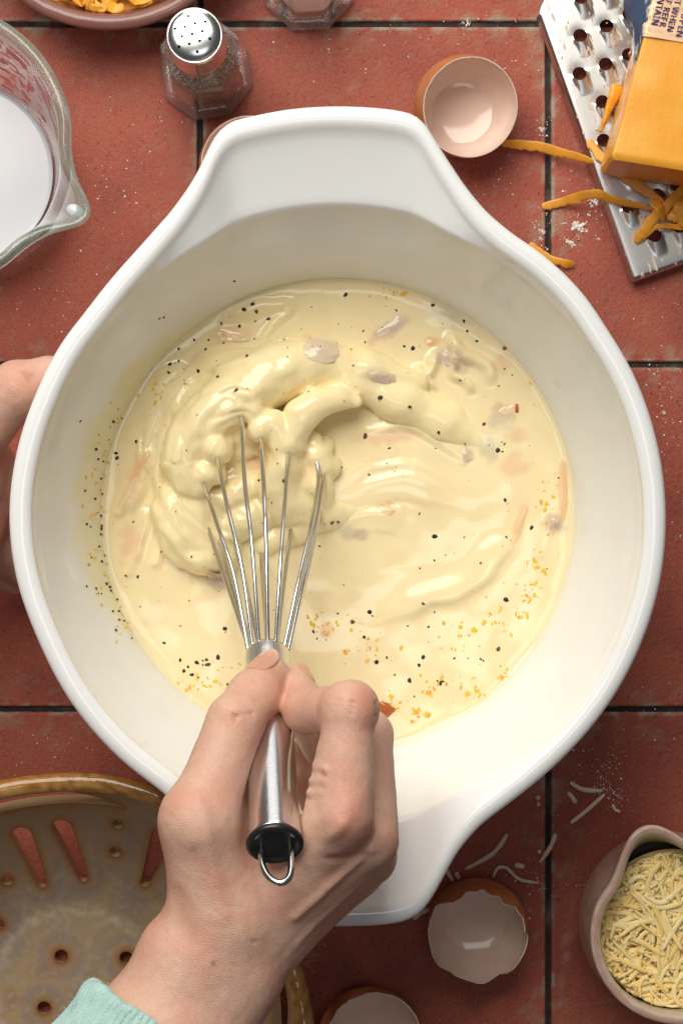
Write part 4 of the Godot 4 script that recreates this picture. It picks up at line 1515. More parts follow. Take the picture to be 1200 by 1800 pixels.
# ---------------------------------------------------------------- measuring jug with milk
func make_jug() -> void:
	var c := Vector3(-162, 0, -145)
	var tip := P(150, 378, 104) - c
	var sa := atan2(tip.z, tip.x)
	var reach := Vector2(tip.x, tip.z).length()
	var t := thing("measuring_jug", c, "clear glass measuring jug with red printed marks and a pouring spout, partly filled with milk", "measuring jug")
	var spout := func(a: float, r: float, h: float) -> float:
		var d := absf(wrapf(a - sa, -PI, PI))
		var k := pow(maxf(0.0, (h - 62.0) / 42.0), 1.6)
		var lip: float = exp(-pow(d / 0.16, 2.0)) * (reach - 56.0) * 1.02 + exp(-pow(d / 0.36, 2.0)) * 1.6 - exp(-pow((d - 0.42) / 0.14, 2.0)) * 1.2
		return r + lip * k if r > 20.0 else r
	var mb := Mb.new()
	lathe(mb, smooth([Vector2(0.01, 1.2), Vector2(30, 1.2), Vector2(38, 0.4), Vector2(42, 0.2), Vector2(45.2, 3.0), Vector2(46.0, 8.0), Vector2(47.2, 25.0), Vector2(49.8, 55.0), Vector2(52.8, 82.0), Vector2(54.8, 97.0)], 50), 144, c, Color.WHITE, spout)
	part(t, "glass_body", mb, M.pane)
	var ib := Mb.new()
	lathe(ib, smooth([Vector2(50.2, 97.0), Vector2(48.4, 82.0), Vector2(45.0, 55.0), Vector2(39.0, 25.0), Vector2(36.8, 12.0), Vector2(33.5, 8.0), Vector2(28.0, 7.0), Vector2(0.01, 7.0)], 50), 144, c, Color.WHITE, spout)
	part(t, "glass_lining", ib, M.pane)
	var rb := Mb.new()
	lathe(rb, smooth([Vector2(54.8, 97.0), Vector2(56.2, 100.5), Vector2(56.4, 103.5), Vector2(54.6, 105.6), Vector2(52.2, 105.0), Vector2(51.0, 102.0), Vector2(50.2, 97.0)], 30), 144, c, Color.WHITE, spout)
	part(t, "rim", rb, M.glass_rim)
	# red print on the outer wall, opposite the light: rings of short dashes and blocks of figures
	var wall := func(a: float, h: float, dr: float) -> Vector3:
		var r := lerpf(39.3, 50.0, clampf((h - 25.0) / 72.0, 0, 1)) - 0.5 - dr
		return c + Vector3(cos(a) * r, h, sin(a) * r)
	var dash := func(a0: float, a1: float, h0: float, h1: float) -> void:
		var d := Mb.new()
		grid(d, 8, 2, func(u, w): return wall.call(lerpf(a0, a1, u), lerpf(h0, h1, w), 0.0))
		part(t, "measuring_mark", d, M.red_print)
	for k in 4:
		var h := 34.0 + k * 12.0
		for g in 3:
			var a := -1.1 + g * 0.26
			dash.call(a, a + (0.14 if g == 0 else 0.08), h, h + 3.6)
	for q in [[-1.25, -1.0, 88.0, 95.0], [-0.95, -0.72, 88.0, 95.0], [-0.6, -0.35, 86.0, 94.0]]:
		dash.call(q[0], q[1], q[2], q[3])
	for q in [["1 CUP", -0.95, 72.0, 9.0], ["1/2", -0.9, 46.0, 8.0]]:
		var tm := TextMesh.new()
		tm.text = q[0]
		var fo := SystemFont.new()
		fo.font_names = PackedStringArray(["Droid Sans"])
		fo.font_weight = 700
		tm.font = fo
		tm.font_size = 32
		tm.pixel_size = q[3] / 24.0
		tm.depth = 0.05
		var src := tm.get_mesh_arrays()
		var d := Mb.new()
		for v in src[Mesh.ARRAY_VERTEX]:
			d.p(wall.call(q[1] - v.x / 52.0, q[2] + v.y, v.z))
		d.f = src[Mesh.ARRAY_INDEX]
		part(t, "measuring_figures", d, M.red_print)
	# the milk stands in it
	var mk := Mb.new()
	lathe(mk, smooth([Vector2(36.4, 12.2), Vector2(37.7, 18.0), Vector2(38.8, 26.4), Vector2(38.2, 26.0), Vector2(37.0, 25.7), Vector2(34.0, 25.6), Vector2(0.01, 25.6)], 24), 96, c)
	lathe(mk, [Vector2(0.01, 7.3), Vector2(28, 7.4), Vector2(33.4, 8.5), Vector2(36.4, 12.2)], 96, c)
	solo("milk", mk, M.milk, "white milk standing low inside the glass measuring jug", "milk")
	var dm := Mb.new()
	var dp := c + Vector3(cos(sa), 0, sin(sa)) * (reach - 5.0) + Vector3(0, 100.2, 0)
	grid(dm, 14, 10, func(u, w):
		var th: float = TAU * u
		var ph: float = lerpf(-PI / 2, PI / 2, w)
		return dp + Vector3(cos(th) * cos(ph) * 3.6, sin(ph) * 1.9, sin(th) * cos(ph) * 2.8).rotated(Vector3.UP, -sa), true, true)
	solo("milk_drop", dm, M.milk, "drop of milk left in the spout of the glass jug", "milk drop")


# ---------------------------------------------------------------- faceted glass shakers
func oct(a: float, r: float, round_: float) -> float:
	var k := wrapf(a, -PI / 8, PI / 8)
	return lerpf(r * cos(PI / 8) / cos(k), r * 0.97, round_)


func shaker_glass(t: Node3D, c: Vector3, turn: float) -> void:
	var rad := func(a: float, r: float, h: float) -> float:
		if r < 1.0:
			return r
		return oct(a + turn, r, ss(43.0, 52.0, h) if h > 40 else 0.06)
	var mb := Mb.new()
	var prof := []
	for q in [[0.01, 1.6], [12.0, 1.6], [16.0, 0.6], [19.6, 0.3], [20.9, 1.4], [20.9, 3.0], [19.9, 5.0], [19.2, 15.0], [18.6, 30.0], [18.0, 40.0], [17.2, 43.5], [14.6, 47.0], [12.4, 49.5], [11.3, 52.0], [11.0, 60.0], [10.6, 62.0], [9.6, 62.0], [9.3, 58.0], [9.6, 52.0], [11.2, 47.5], [13.4, 44.2], [15.0, 41.0], [15.6, 37.0], [16.2, 28.0], [16.9, 14.0], [17.0, 9.0], [15.5, 6.4], [10.0, 5.6], [0.01, 5.6]]:
		prof.append(Vector2(q[0], q[1]))
	lathe(mb, prof, 128, c, Color.WHITE, rad)
	part(t, "glass_body", mb, M.shaker_pane)
	var bs := Mb.new()
	lathe(bs, [Vector2(0.01, 1.4), Vector2(16.0, 0.8), Vector2(19.8, 0.4), Vector2(21.1, 1.4), Vector2(21.1, 3.0), Vector2(20.2, 4.6), Vector2(16.5, 5.4), Vector2(0.01, 5.3)], 128, c, Color.WHITE, rad)
	part(t, "glass_base", bs, M.shaker_pane)


func shaker_cap(t: Node3D, c: Vector3) -> void:
	var holes := []
	var cc := c + Vector3(0, 83, 0)
	for q in [[331, 28], [325, 47], [343, 41], [361, 38], [308, 50], [356, 55], [320, 64], [338, 60], [351, 72], [369, 68], [315, 82], [333, 77], [347, 91]]:
		var w := P(q[0], q[1], 84) - cc
		holes.append(Vector2(w.x, w.z))
	var mb := Mb.new()
	var top := func(u: float, w: float) -> Vector3:
		var x := (u - 0.5) * 21.6
		var z := (0.5 - w) * 21.6
		var r := sqrt(x * x + z * z) / 10.8
		return cc + Vector3(x, 2.4 * sqrt(maxf(0.0, 1.02 - pow(r, 3.0))) - 1.2, z)
	cut_shell(mb, 84, 84, top, func(u, w): return top.call(u, w) - Vector3(0, 0.5, 0), func(u, w):
		var q: Vector3 = top.call(u, w) - cc
		var s := 10.75 - Vector2(q.x, q.z).length()
		for h in holes:
			s = minf(s, (Vector2(q.x, q.z) - h).length() - 0.62)
		return s)
	var cap := part(t, "cap", mb, M.chrome)
	var sk := Mb.new()
	lathe(sk, smooth([Vector2(11.7, 61.0), Vector2(12.1, 61.6), Vector2(12.0, 63.0), Vector2(11.7, 72.0), Vector2(11.6, 79.0), Vector2(11.5, 81.4), Vector2(11.1, 82.4), Vector2(10.6, 82.3)], 40), 72, c)
	lathe(sk, [Vector2(10.6, 81.6), Vector2(11.2, 79.0), Vector2(11.4, 61.0), Vector2(11.7, 61.0)], 72, c)
	part(cap, "skirt", sk, M.chrome)
	var dk := Mb.new()
	lathe(dk, [Vector2(9.6, 78.0), Vector2(0.01, 78.0)], 32, c, Color(0.05, 0.04, 0.035))
	part(cap, "inner_disc", dk, M.speck)


func make_shakers() -> void:
	var c := Vector3(-59.2, 0, -192.2)
	var t := thing("pepper_shaker", c, "eight sided glass pepper shaker with a pierced chrome cap, half full of ground pepper", "pepper shaker")
	shaker_glass(t, c, 0.16)
	shaker_cap(t, c)
	var nn := noise(81, 0.5, 3)
	var body := Mb.new()
	var rad := func(a: float, r: float, h: float) -> float:
		return r if r < 1.0 else oct(a + 0.16, r, 0.06)
	var shade := func(_a: float, q: Vector2, w: Vector3) -> Color:
		var k := nn.get_noise_3dv(w * 1.5)
		return Color(0.17, 0.115, 0.08).lerp(Color(0.3, 0.24, 0.16), clampf(k * 1.6 + 0.1, 0, 1)).lerp(Color(0.03, 0.022, 0.018), clampf(-k * 1.6, 0, 1))
	var prof := []
	for i in 24:
		prof.append(Vector2(lerpf(16.6, 15.2, i / 23.0), lerpf(6.2, 40.0, i / 23.0)))
	for i in 16:
		prof.append(Vector2(lerpf(14.8, 0.01, i / 15.0), 40.6 + sin(i * 1.3) * 0.3))
	lathe(body, prof, 128, c, shade, rad)
	part(t, "ground_pepper", body, M.pepper)
	var gr := Mb.new()
	for i in 700:
		var a := rng.randf() * TAU
		var r := lerpf(7.0, 14.2, sqrt(rng.randf()))
		var k := rng.randf()
		var col := Color(0.05, 0.04, 0.03) if k < 0.4 else Color(0.3, 0.23, 0.15) if k < 0.75 else Color(0.45, 0.38, 0.26)
		crumb(gr, c + Vector3(cos(a) * r, 41.0 + rng.randf() * 0.5, sin(a) * r), Vector3.ONE * rng.randf_range(0.25, 0.6), col, rng.randf() * 6)
	meta(part(t, "pepper_grains", gr, M.speck, true), "", "", "", "stuff")

	var c2 := Vector3(-14.5, 0, -231.0)
	var t2 := thing("glass_shaker", c2, "eight sided glass shaker cut off by the top edge, showing only its clear base", "shaker")
	shaker_glass(t2, c2, 0.05)
	var salt := Mb.new()
	var rad2 := func(a: float, r: float, h: float) -> float:
		return r if r < 1.0 else oct(a + 0.05, r, 0.06)
	lathe(salt, [Vector2(16.0, 6.4), Vector2(15.6, 14.0), Vector2(15.0, 14.6), Vector2(8.0, 14.4), Vector2(0.01, 14.5)], 64, c2, Color(0.5, 0.32, 0.25), rad2)
	part(t2, "ground_spice", salt, M.pepper)


# ---------------------------------------------------------------- ribbons of cheese
func ribbon(mb: Mb, pts: Array, wide: float, thin: float, col: Color, twist := 0.0, up := Vector3.UP, rag := 0.25) -> void:
	var nn := noise(rng.randi() % 1000, 1.0, 3)
	var n := pts.size() * 16
	var cv := curve(pts, n)
	var b := mb.v.size()
	var nrm := up
	var k := 8
	var cup := rng.randf_range(-0.25, 0.35)
	for i in n + 1:
		var d := (cv[mini(i + 1, n)] - cv[maxi(i - 1, 0)]).normalized()
		nrm = (nrm - d * nrm.dot(d)).normalized()
		var t := float(i) / n
		var r := nrm.rotated(d, twist * t)
		var sd := d.cross(r)
		var e: float = 1.0 - pow(absf(2 * t - 1), 6.0) * 0.55 if wide < 6.2 else (1.0 - pow(t, 1.6) * 0.9) * ss(-0.25, 0.2, t)
		var hl := wide * 0.5 * e * (1.0 + rag * (nn.get_noise_2d(t * 3.0, 1) * 1.2 + 0.25 * nn.get_noise_2d(t * 16.0, 2)))
		var hr := wide * 0.5 * e * (1.0 + rag * (nn.get_noise_2d(t * 3.0, 9) * 1.2 + 1.1 * nn.get_noise_2d(t * 16.0, 12)))
		var th := thin * 0.5 * (1.0 + 0.3 * nn.get_noise_2d(t * 3.0, 20)) * (0.55 + 0.45 * e)
		var c := col.lerp(col * 0.8, clampf(nn.get_noise_2d(t * 4.0, 30) * 1.5, 0, 1))
		for q in [Vector2(-hl, -th * 0.3), Vector2(-hl, th * 0.3), Vector2(-hl * 0.5, th), Vector2(hr * 0.2, th * 0.8), Vector2(hr * 0.65, th), Vector2(hr, th * 0.2), Vector2(hr, -th * 0.3), Vector2(0, -th)]:
			mb.p(cv[i] + sd * q.x + r * (q.y + cup * (q.x * q.x / wide)), c)
	for i in n:
		for j in k:
			var j2 := (j + 1) % k
			mb.q(b + i * k + j, b + i * k + j2, b + (i + 1) * k + j2, b + (i + 1) * k + j)
	for e in [0, n]:
		var ci := mb.p((mb.v[b + e * k + 1] + mb.v[b + e * k + 5]) * 0.5, col)
		for j in k:
			var j2 := (j + 1) % k
			if e == 0:
				mb.t(ci, b + j2, b + j)
			else:
				mb.t(ci, b + e * k + j, b + e * k + j2)


const ORANGE := Color(0.9, 0.385, 0.03)


func make_cheese_dish() -> void:
	var c := Vector3(-99, 0, -267)
	var t := thing("cheese_dish", c, "small brown glazed terracotta saucer at the top edge, filled with orange cheese shreds", "dish")
	var nn := noise(83, 0.15, 3)
	var mb := Mb.new()
	lathe(mb, smooth([Vector2(0.01, 2.0), Vector2(36, 0.6), Vector2(42, 0.6), Vector2(48, 6), Vector2(55, 16), Vector2(60.0, 26), Vector2(61.8, 30.0), Vector2(61.5, 32.6), Vector2(59.0, 33.8), Vector2(56.4, 33.0), Vector2(54.6, 30), Vector2(50, 18), Vector2(44, 10), Vector2(30, 7), Vector2(0.01, 7)], 80), 128, c, func(a, q, w):
		var k := nn.get_noise_3dv(w)
		var col := Color(0.2, 0.06, 0.03).lerp(Color(0.11, 0.04, 0.03), clampf(k * 1.5, 0, 1))
		if q.y > 31.0:
			col = col.lerp(Color(0.24, 0.11, 0.09), 0.8)
		return col)
	part(t, "saucer", mb, M.terracotta)
	for i in 120:
		var sh := Mb.new()
		var r := sqrt(rng.randf()) * 50.0
		var a := rng.randf_range(0.2, PI - 0.2) if i < 80 else rng.randf() * TAU
		var at := c + Vector3(cos(a) * r, lerpf(32.0, 24.0, r / 52.0) + rng.randf_range(-3, 4.0), sin(a) * r)
		var dd := Vector3.RIGHT.rotated(Vector3.UP, rng.randf() * TAU)
		var sd := dd.cross(Vector3.UP)
		var l := rng.randf_range(9, 20)
		var bend := rng.randf_range(-6, 6)
		var pts := []
		for k in 5:
			var s := k / 4.0 * 2 - 1
			var p: Vector3 = at + dd * l * s + sd * bend * s * s + Vector3(0, rng.randf_range(-1.5, 2.0) - 2.0 * s * s, 0)
			var q := Vector2(p.x - c.x, p.z - c.z)
			if q.length() > 52.0:
				q = q.normalized() * 52.0
				p = Vector3(c.x + q.x, p.y, c.z + q.y)
			p.y = maxf(p.y, 20.0 + maxf(0.0, q.length() - 44.0) * 1.1)
			pts.append(p)
		ribbon(sh, pts, rng.randf_range(3.0, 5.0), rng.randf_range(0.9, 1.7), ORANGE.lerp(Color(0.85, 0.42, 0.07), rng.randf() * 0.6), rng.randf_range(-1.5, 1.5))
		part(t, "cheese_shred", sh, M.cheddar)
	var bed := Mb.new()
	lathe(bed, [Vector2(52, 21.0), Vector2(40, 24.0), Vector2(20, 27), Vector2(0.01, 28)], 48, c, ORANGE)
	part(t, "cheese_bed", bed, M.cheddar)


# ---------------------------------------------------------------- grater and block
func make_grater() -> void:
	var o := P(960, 60, 9)
	var along := (P(1110, 496, 9) - P(968, 96, 9)).normalized()
	var across := Vector3(along.z, 0, -along.x)
	if across.x < 0:
		across = -across
	var O := P(1110, 496, 9)
	# plate axes: a runs from the lower edge up the picture, b to the right
	var at := func(a: float, b: float, h: float) -> Vector3:
		return O - along * a + across * b + Vector3(0, h, 0)
	var holes := []
	for q in [[1018.7, 62.5], [1065, 46], [1017.5, 129.6], [1063.5, 113], [1058, 179], [1060, 247], [1105, 25], [1104, 96], [1105, 160], [1100, 296], [1154, 343], [1103.6, 363], [1149, 414], [1189, 326], [1192, 398], [1150, 275], [1196, 250], [1145, 205], [1190, 190], [1148, 140], [1190, 120], [1150, 70], [1195, 55], [1150, 5], [1020, -4], [1064, -22], [1105, -45], [1235, 380], [1236, 300]]:
		var w := P(q[0], q[1], 9) - O
		holes.append(Vector2(-w.dot(along), w.dot(across)))
	var LA := 150.0
	var LB := 74.0
	var edge := func(b: float) -> float:
		# turned-down flange along the left edge
		return -0.9 * exp(-b / 1.2) - 3.2 * pow(maxf(0.0, 1.0 - b / 1.4), 2.0)
	var face := func(u: float, w: float) -> Vector3:
		var a := lerpf(0.0, LA, u)
		var b := lerpf(LB, 0.0, w)
		var h: float = edge.call(b) + edge.call(maxf(0.0, a)) * 0.5
		for q in holes:
			var da: float = q.x - a
			var db: float = b - q.y
			if absf(da) < 14 and absf(db) < 6:
				if da > -0.5:
					var run := clampf(da / 9.5, 0, 1)
					var wd := lerpf(3.5, 2.6, run)
					var k := clampf(1.0 - absf(db) / wd, 0, 1)
					h += 1.7 * (1.0 - run) * sqrt(clampf(1.0 - pow(db / wd, 2.0), 0, 1)) * ss(-0.5, 2.0, da)
				else:
					h -= 0.35 * exp(-da * da / 12.0 - db * db / 9.0)
		return at.call(a, b, h)
	var sdf := func(u: float, w: float) -> float:
		var a := lerpf(0.0, LA, u)
		var b := lerpf(LB, 0.0, w)
		var s := minf(a + 0.3, b + 0.3)
		# sloping shoulder at the top left
		var top := LA - 29.0 - (12.0 - b) * 0.0
		var sh := (LA - 22.0) + b * 0.95 - a
		s = minf(s, sh * 0.72)
		var cx := 5.0
		if b < cx and a > LA - 27.0:
			s = minf(s, 13.0 - Vector2(a - (LA - 32.0), (cx + 8.0 - b)).length() + 0.0)
		if b < 2.5 and a < 2.5:
			s = minf(s, 2.8 - Vector2(2.5 - a, 2.5 - b).length())
		for q in holes:
			s = minf(s, Vector2(a - q.x, b - q.y).length() - 3.0)
		return s
	var nn := noise(85, 0.06, 3)
	var t := thing("grater", at.call(60, 40, -9), "flat stainless steel hand grater with round raised holes, smeared with cheese, lying on the tiles", "grater")
	var mb := Mb.new()
	cut_shell(mb, 210, 104, face, func(u, w): return face.call(u, w) - Vector3(0, 0.8, 0), sdf)
	part(t, "grating_plate", mb, M.plate_steel)
	# dried smears of cheese on the plate, dragged along it
	var sm := Mb.new()
	var s2 := noise(86, 1.0, 3)
	cut_shell(sm, 210, 104, func(u, w): return face.call(u, w) + Vector3(0, 0.16, 0), func(u, w): return face.call(u, w) + Vector3(0, 0.05, 0), func(u, w):
		var a := lerpf(0.0, LA, u)
		var b := lerpf(LB, 0.0, w)
		var k: float = s2.get_noise_2d(a * 0.07, b * 0.32) + s2.get_noise_2d(a * 0.3, b * 1.1) * 0.35
		var zone := exp(-pow((a - 22.0) / 26.0, 2.0)) * ss(2.0, 12.0, b) * 0.2 + exp(-pow((a - 80.0) / 26.0, 2.0) - pow((b - 18.0) / 9.0, 2.0)) * 0.16
		return minf(sdf.call(u, w) - 0.2, k - 0.43 + zone), false, func(u, w, a): return Color(0.66, 0.56, 0.46).lerp(Color(0.6, 0.42, 0.26), clampf(nn.get_noise_3dv(a) + 0.2, 0, 1)))
	meta(part(t, "cheese_smear", sm, M.smear), "", "", "", "stuff")
	var cr := Mb.new()
	for i in 46:
		var a := rng.randf_range(4, 118)
		var b := rng.randf_range(4, 40)
		crumb(cr, at.call(a, b, 0.4), Vector3(rng.randf_range(0.3, 0.8), 0.3, rng.randf_range(0.2, 0.5)), Color(0.78, 0.38, 0.08), rng.randf() * 6)
	meta(part(t, "cheese_crumbs", cr, M.cheddar, true), "", "", "", "stuff")

	# block of cheese lying across it, its far end still wrapped
	var hb := 13.0
	var ht := 56.0
	var b0 := P(1073, 279, ht)
	var e1 := (P(1200, 299, ht) - b0).normalized()
	var e2 := (P(1130, 62, ht) - b0).normalized()
	var W := 60.0
	var LL := 105.0
	var bn := noise(87, 0.06, 3)
	var bf := noise(88, 0.35, 2)
	var blk := thing("cheese_block", b0 + e1 * 30 + e2 * 50 - Vector3(0, ht - hb, 0), "block of orange cheddar, far end still in torn plastic wrapping, on the grater", "cheese block")
	var solid := func(grow: float, y0: float, y1: float) -> Mb:
		var m := Mb.new()
		var R := 1.3
		# cross-section round the four long sides, swept from the front face to the far end
		var sec := []
		for cnr in 4:
			var cx: float = [W - R, R, R, W - R][cnr]
			var cy: float = [ht - R, ht - R, hb + R, hb + R][cnr]
			var nx: float = [W - R, R, R, W - R][(cnr + 1) % 4]
			var ny: float = [ht - R, ht - R, hb + R, hb + R][(cnr + 1) % 4]
			for k in 5:
				var th: float = PI / 2 * cnr + PI / 2 * k / 4.0
				sec.append(Vector4(cx, cy, cos(th), sin(th)))
			for k in range(1, 14):
				var th: float = PI / 2 * (cnr + 1)
				sec.append(Vector4(lerpf(cx, nx, k / 14.0), lerpf(cy, ny, k / 14.0), cos(th), sin(th)))
		var rows := 60
		var n := sec.size()
		var b := m.v.size()
		for j in rows + 1:
			var y := lerpf(y0, y1, j / float(rows))
			for q in sec:
				var inset := 0.0
				if y < R:
					inset = (1.0 - sqrt(maxf(0.0, 1.0 - pow(1.0 - y / R, 2.0)))) * R
				var r := R + grow - inset
				var p: Vector3 = b0 + e1 * (q.x + q.z * r) + e2 * y + Vector3(0, q.y + q.w * r - ht, 0)
				var dsp := bn.get_noise_3dv(p * 0.6) * 0.6 + bf.get_noise_3dv(p) * 0.05 + bf.get_noise_2d(q.x * 6.0, y * 0.12) * 0.16
				if grow > 0.1:
					dsp = 0.3 + absf(bn.get_noise_3dv(p * 3.0)) * 1.6 + bf.get_noise_3dv(p * 0.8) * 0.35
				p += (e1 * q.z + Vector3(0, q.w, 0)) * dsp
				var col := ORANGE.lerp(Color(0.92, 0.47, 0.06), clampf(bn.get_noise_3dv(p * 0.7) + 0.3, 0, 1))
				m.p(p, col)
		for j in rows:
			for i in n:
				var i2 := (i + 1) % n
				m.q(b + j * n + i, b + (j + 1) * n + i, b + (j + 1) * n + i2, b + j * n + i2)
		for e in [0, rows]:
			var cen := Vector3.ZERO
			for i in n:
				cen += m.v[b + e * n + i] / n
			var ci := m.p(cen, ORANGE)
			var rb := m.v.size()
			for i in n:
				m.p(m.v[b + e * n + i], Color(0.8, 0.28, 0.02))
			for i in n:
				if e == 0:
					m.t(ci, rb + i, rb + (i + 1) % n)
				else:
					m.t(ci, rb + (i + 1) % n, rb + i)
		return m
	part(blk, "cheese", solid.call(0.0, 0.0, LL), M.cheddar)
	var wrap_: Mb = solid.call(0.35, 52.5, LL + 3.0)
	var wr := part(blk, "wrapper", wrap_, M.film_clear)
	wr.set_meta("label", "crinkled clear wrapper with dark purple print")
	# dark strip of the wrapper hanging off the left side
	var bl := Mb.new()
	grid(bl, 14, 30, func(u, w):
		var y: float = lerpf(43.0, LL, w)
		var x: float = -lerpf(0.4, lerpf(0.8, 10.5, ss(0.0, 0.45, w)), u) + bn.get_noise_2d(u * 20, w * 60) * 1.2
		return b0 + e1 * x + e2 * (y + bn.get_noise_2d(u * 30, 4) * 2.0) + Vector3(0, -lerpf(0.5, 12.0, u * u) + bn.get_noise_2d(u * 26.0, w * 44.0) * 2.0, 0), false, true)
	var st := part(wr, "dark_strip", bl, M.film_blue)
	st.set_meta("label", "loose dark blue strip of the wrapper")
	# printed lines, seen mirrored through the folded-back film
	var fo := SystemFont.new()
	fo.font_names = PackedStringArray(["Droid Sans"])
	fo.font_weight = 700
	for q in [["CONTAIN", 3.2, 52.8, 2.9], ["KEEP REFR", 6.4, 53.2, 2.7], ["BEST WHEN", 10.0, 53.6, 2.7], ["ONCE OPEN", 14.2, 54.2, 2.9], ["Kist", 20.5, 55.5, 7.0], ["USE", 6.0, 74.0, 3.2], ["PRO", 11.0, 76.0, 3.0]]:
		var tm := TextMesh.new()
		tm.text = q[0]
		tm.font = fo
		tm.font_size = 32
		tm.pixel_size = q[3] / 24.0
		tm.depth = 0.05
		tm.horizontal_alignment = HORIZONTAL_ALIGNMENT_LEFT
		var src := tm.get_mesh_arrays()
		var d := Mb.new()
		for v in src[Mesh.ARRAY_VERTEX]:
			var px: float = q[1] - v.y * -1.0
			var p: Vector3 = b0 + e1 * (q[1] + v.y) + e2 * (q[2] + 22.0 * (1.0 if q[2] < 70 else 1.0) - v.x)
			p += Vector3(0, 1.1 + absf(bn.get_noise_3dv(p * 3.0)) * 1.3 + v.z, 0)
			d.p(p)
		d.f = src[Mesh.ARRAY_INDEX]
		part(wr, "print", d, M.film_print)

	# ribbons that fell from it, each one its own
	var rib := [
		["long orange cheese ribbon reaching from the grater across the grout to the eggshell", [[882, 252, 6], [930, 256, 4], [985, 268, 7], [1042, 284, 11]], 4.3, 0.8],
		["orange cheese ribbon with a ragged edge bridging the tiles and the grater's left edge", [[952, 362, 2], [990, 355, 3], [1040, 340, 13], [1080, 352, 12], [1148, 368, 12]], 4.2, 0.75],
		["orange cheese ribbon running diagonally down the grater under the block's corner", [[1034, 246, 10], [1058, 278, 11], [1105, 315, 12], [1165, 356, 13]], 4.5, 0.8],
		["orange cheese ribbon slanting up to the right over the other ribbons on the grater", [[1116, 425, 11], [1142, 392, 14], [1170, 362, 17], [1210, 325, 16]], 4.7, 0.85],
		["thin curled orange cheese ribbon on the grater's lower holes", [[1126, 420, 11], [1150, 400, 13], [1175, 397, 13], [1205, 402, 12]], 2.4, 0.9],
		["short orange cheese ribbon lying across two longer ones on the grater", [[1148, 352, 18], [1158, 368, 20], [1166, 386, 16]], 4.8, 0.9],
		["orange cheese ribbon on the tiles half hidden behind the bowl's rim", [[930, 428, 2], [960, 452, 2], [990, 462, 3], [1008, 466, 2]], 3.6, 0.9],
		["carrot shaped orange cheese shred lying on a grater hole beside the block", [[1084, 150, 12], [1080, 165, 13], [1068, 195, 12], [1054, 231, 11]], 6.4, 3.2],
		["crumpled orange cheese ribbon at the right end of the grater's heap", [[1172, 372, 14], [1186, 380, 15], [1200, 372, 15], [1215, 385, 13]], 6.1, 1.0],
		["orange cheese ribbon standing on edge at the right border of the grater", [[1196, 340, 14], [1192, 365, 17], [1200, 398, 14]], 5.2, 1.0],
	]
	for q in rib:
		var m := Mb.new()
		var pts := []
		for w in q[1]:
			pts.append(P(w[0], w[1], w[2]))
		ribbon(m, pts, q[2], q[3], ORANGE.lerp(Color(0.85, 0.37, 0.05), rng.randf() * 0.5), rng.randf_range(-0.8, 0.8), Vector3(0.1, 1, 0.1), 0.32 if q[2] < 6.2 else 0.05)
		solo("cheese_ribbon", m, M.cheddar, q[0], "cheese ribbon", "orange cheese ribbons fallen round the grater")


# ---------------------------------------------------------------- egg shells
# broken edge: straight runs between random breaks
func crack(a: float, seed_: int) -> float:
	var x := fposmod(a, TAU) / TAU * 17.0
	var i := int(x)
	var h0 := sin(float(i % 17) * 12.9898 + seed_) * 43758.5453
	var h1 := sin(float((i + 1) % 17) * 12.9898 + seed_) * 43758.5453
	return lerpf(h0 - floorf(h0), h1 - floorf(h1), minf((x - i) * 1.35, 1.0)) - 0.5


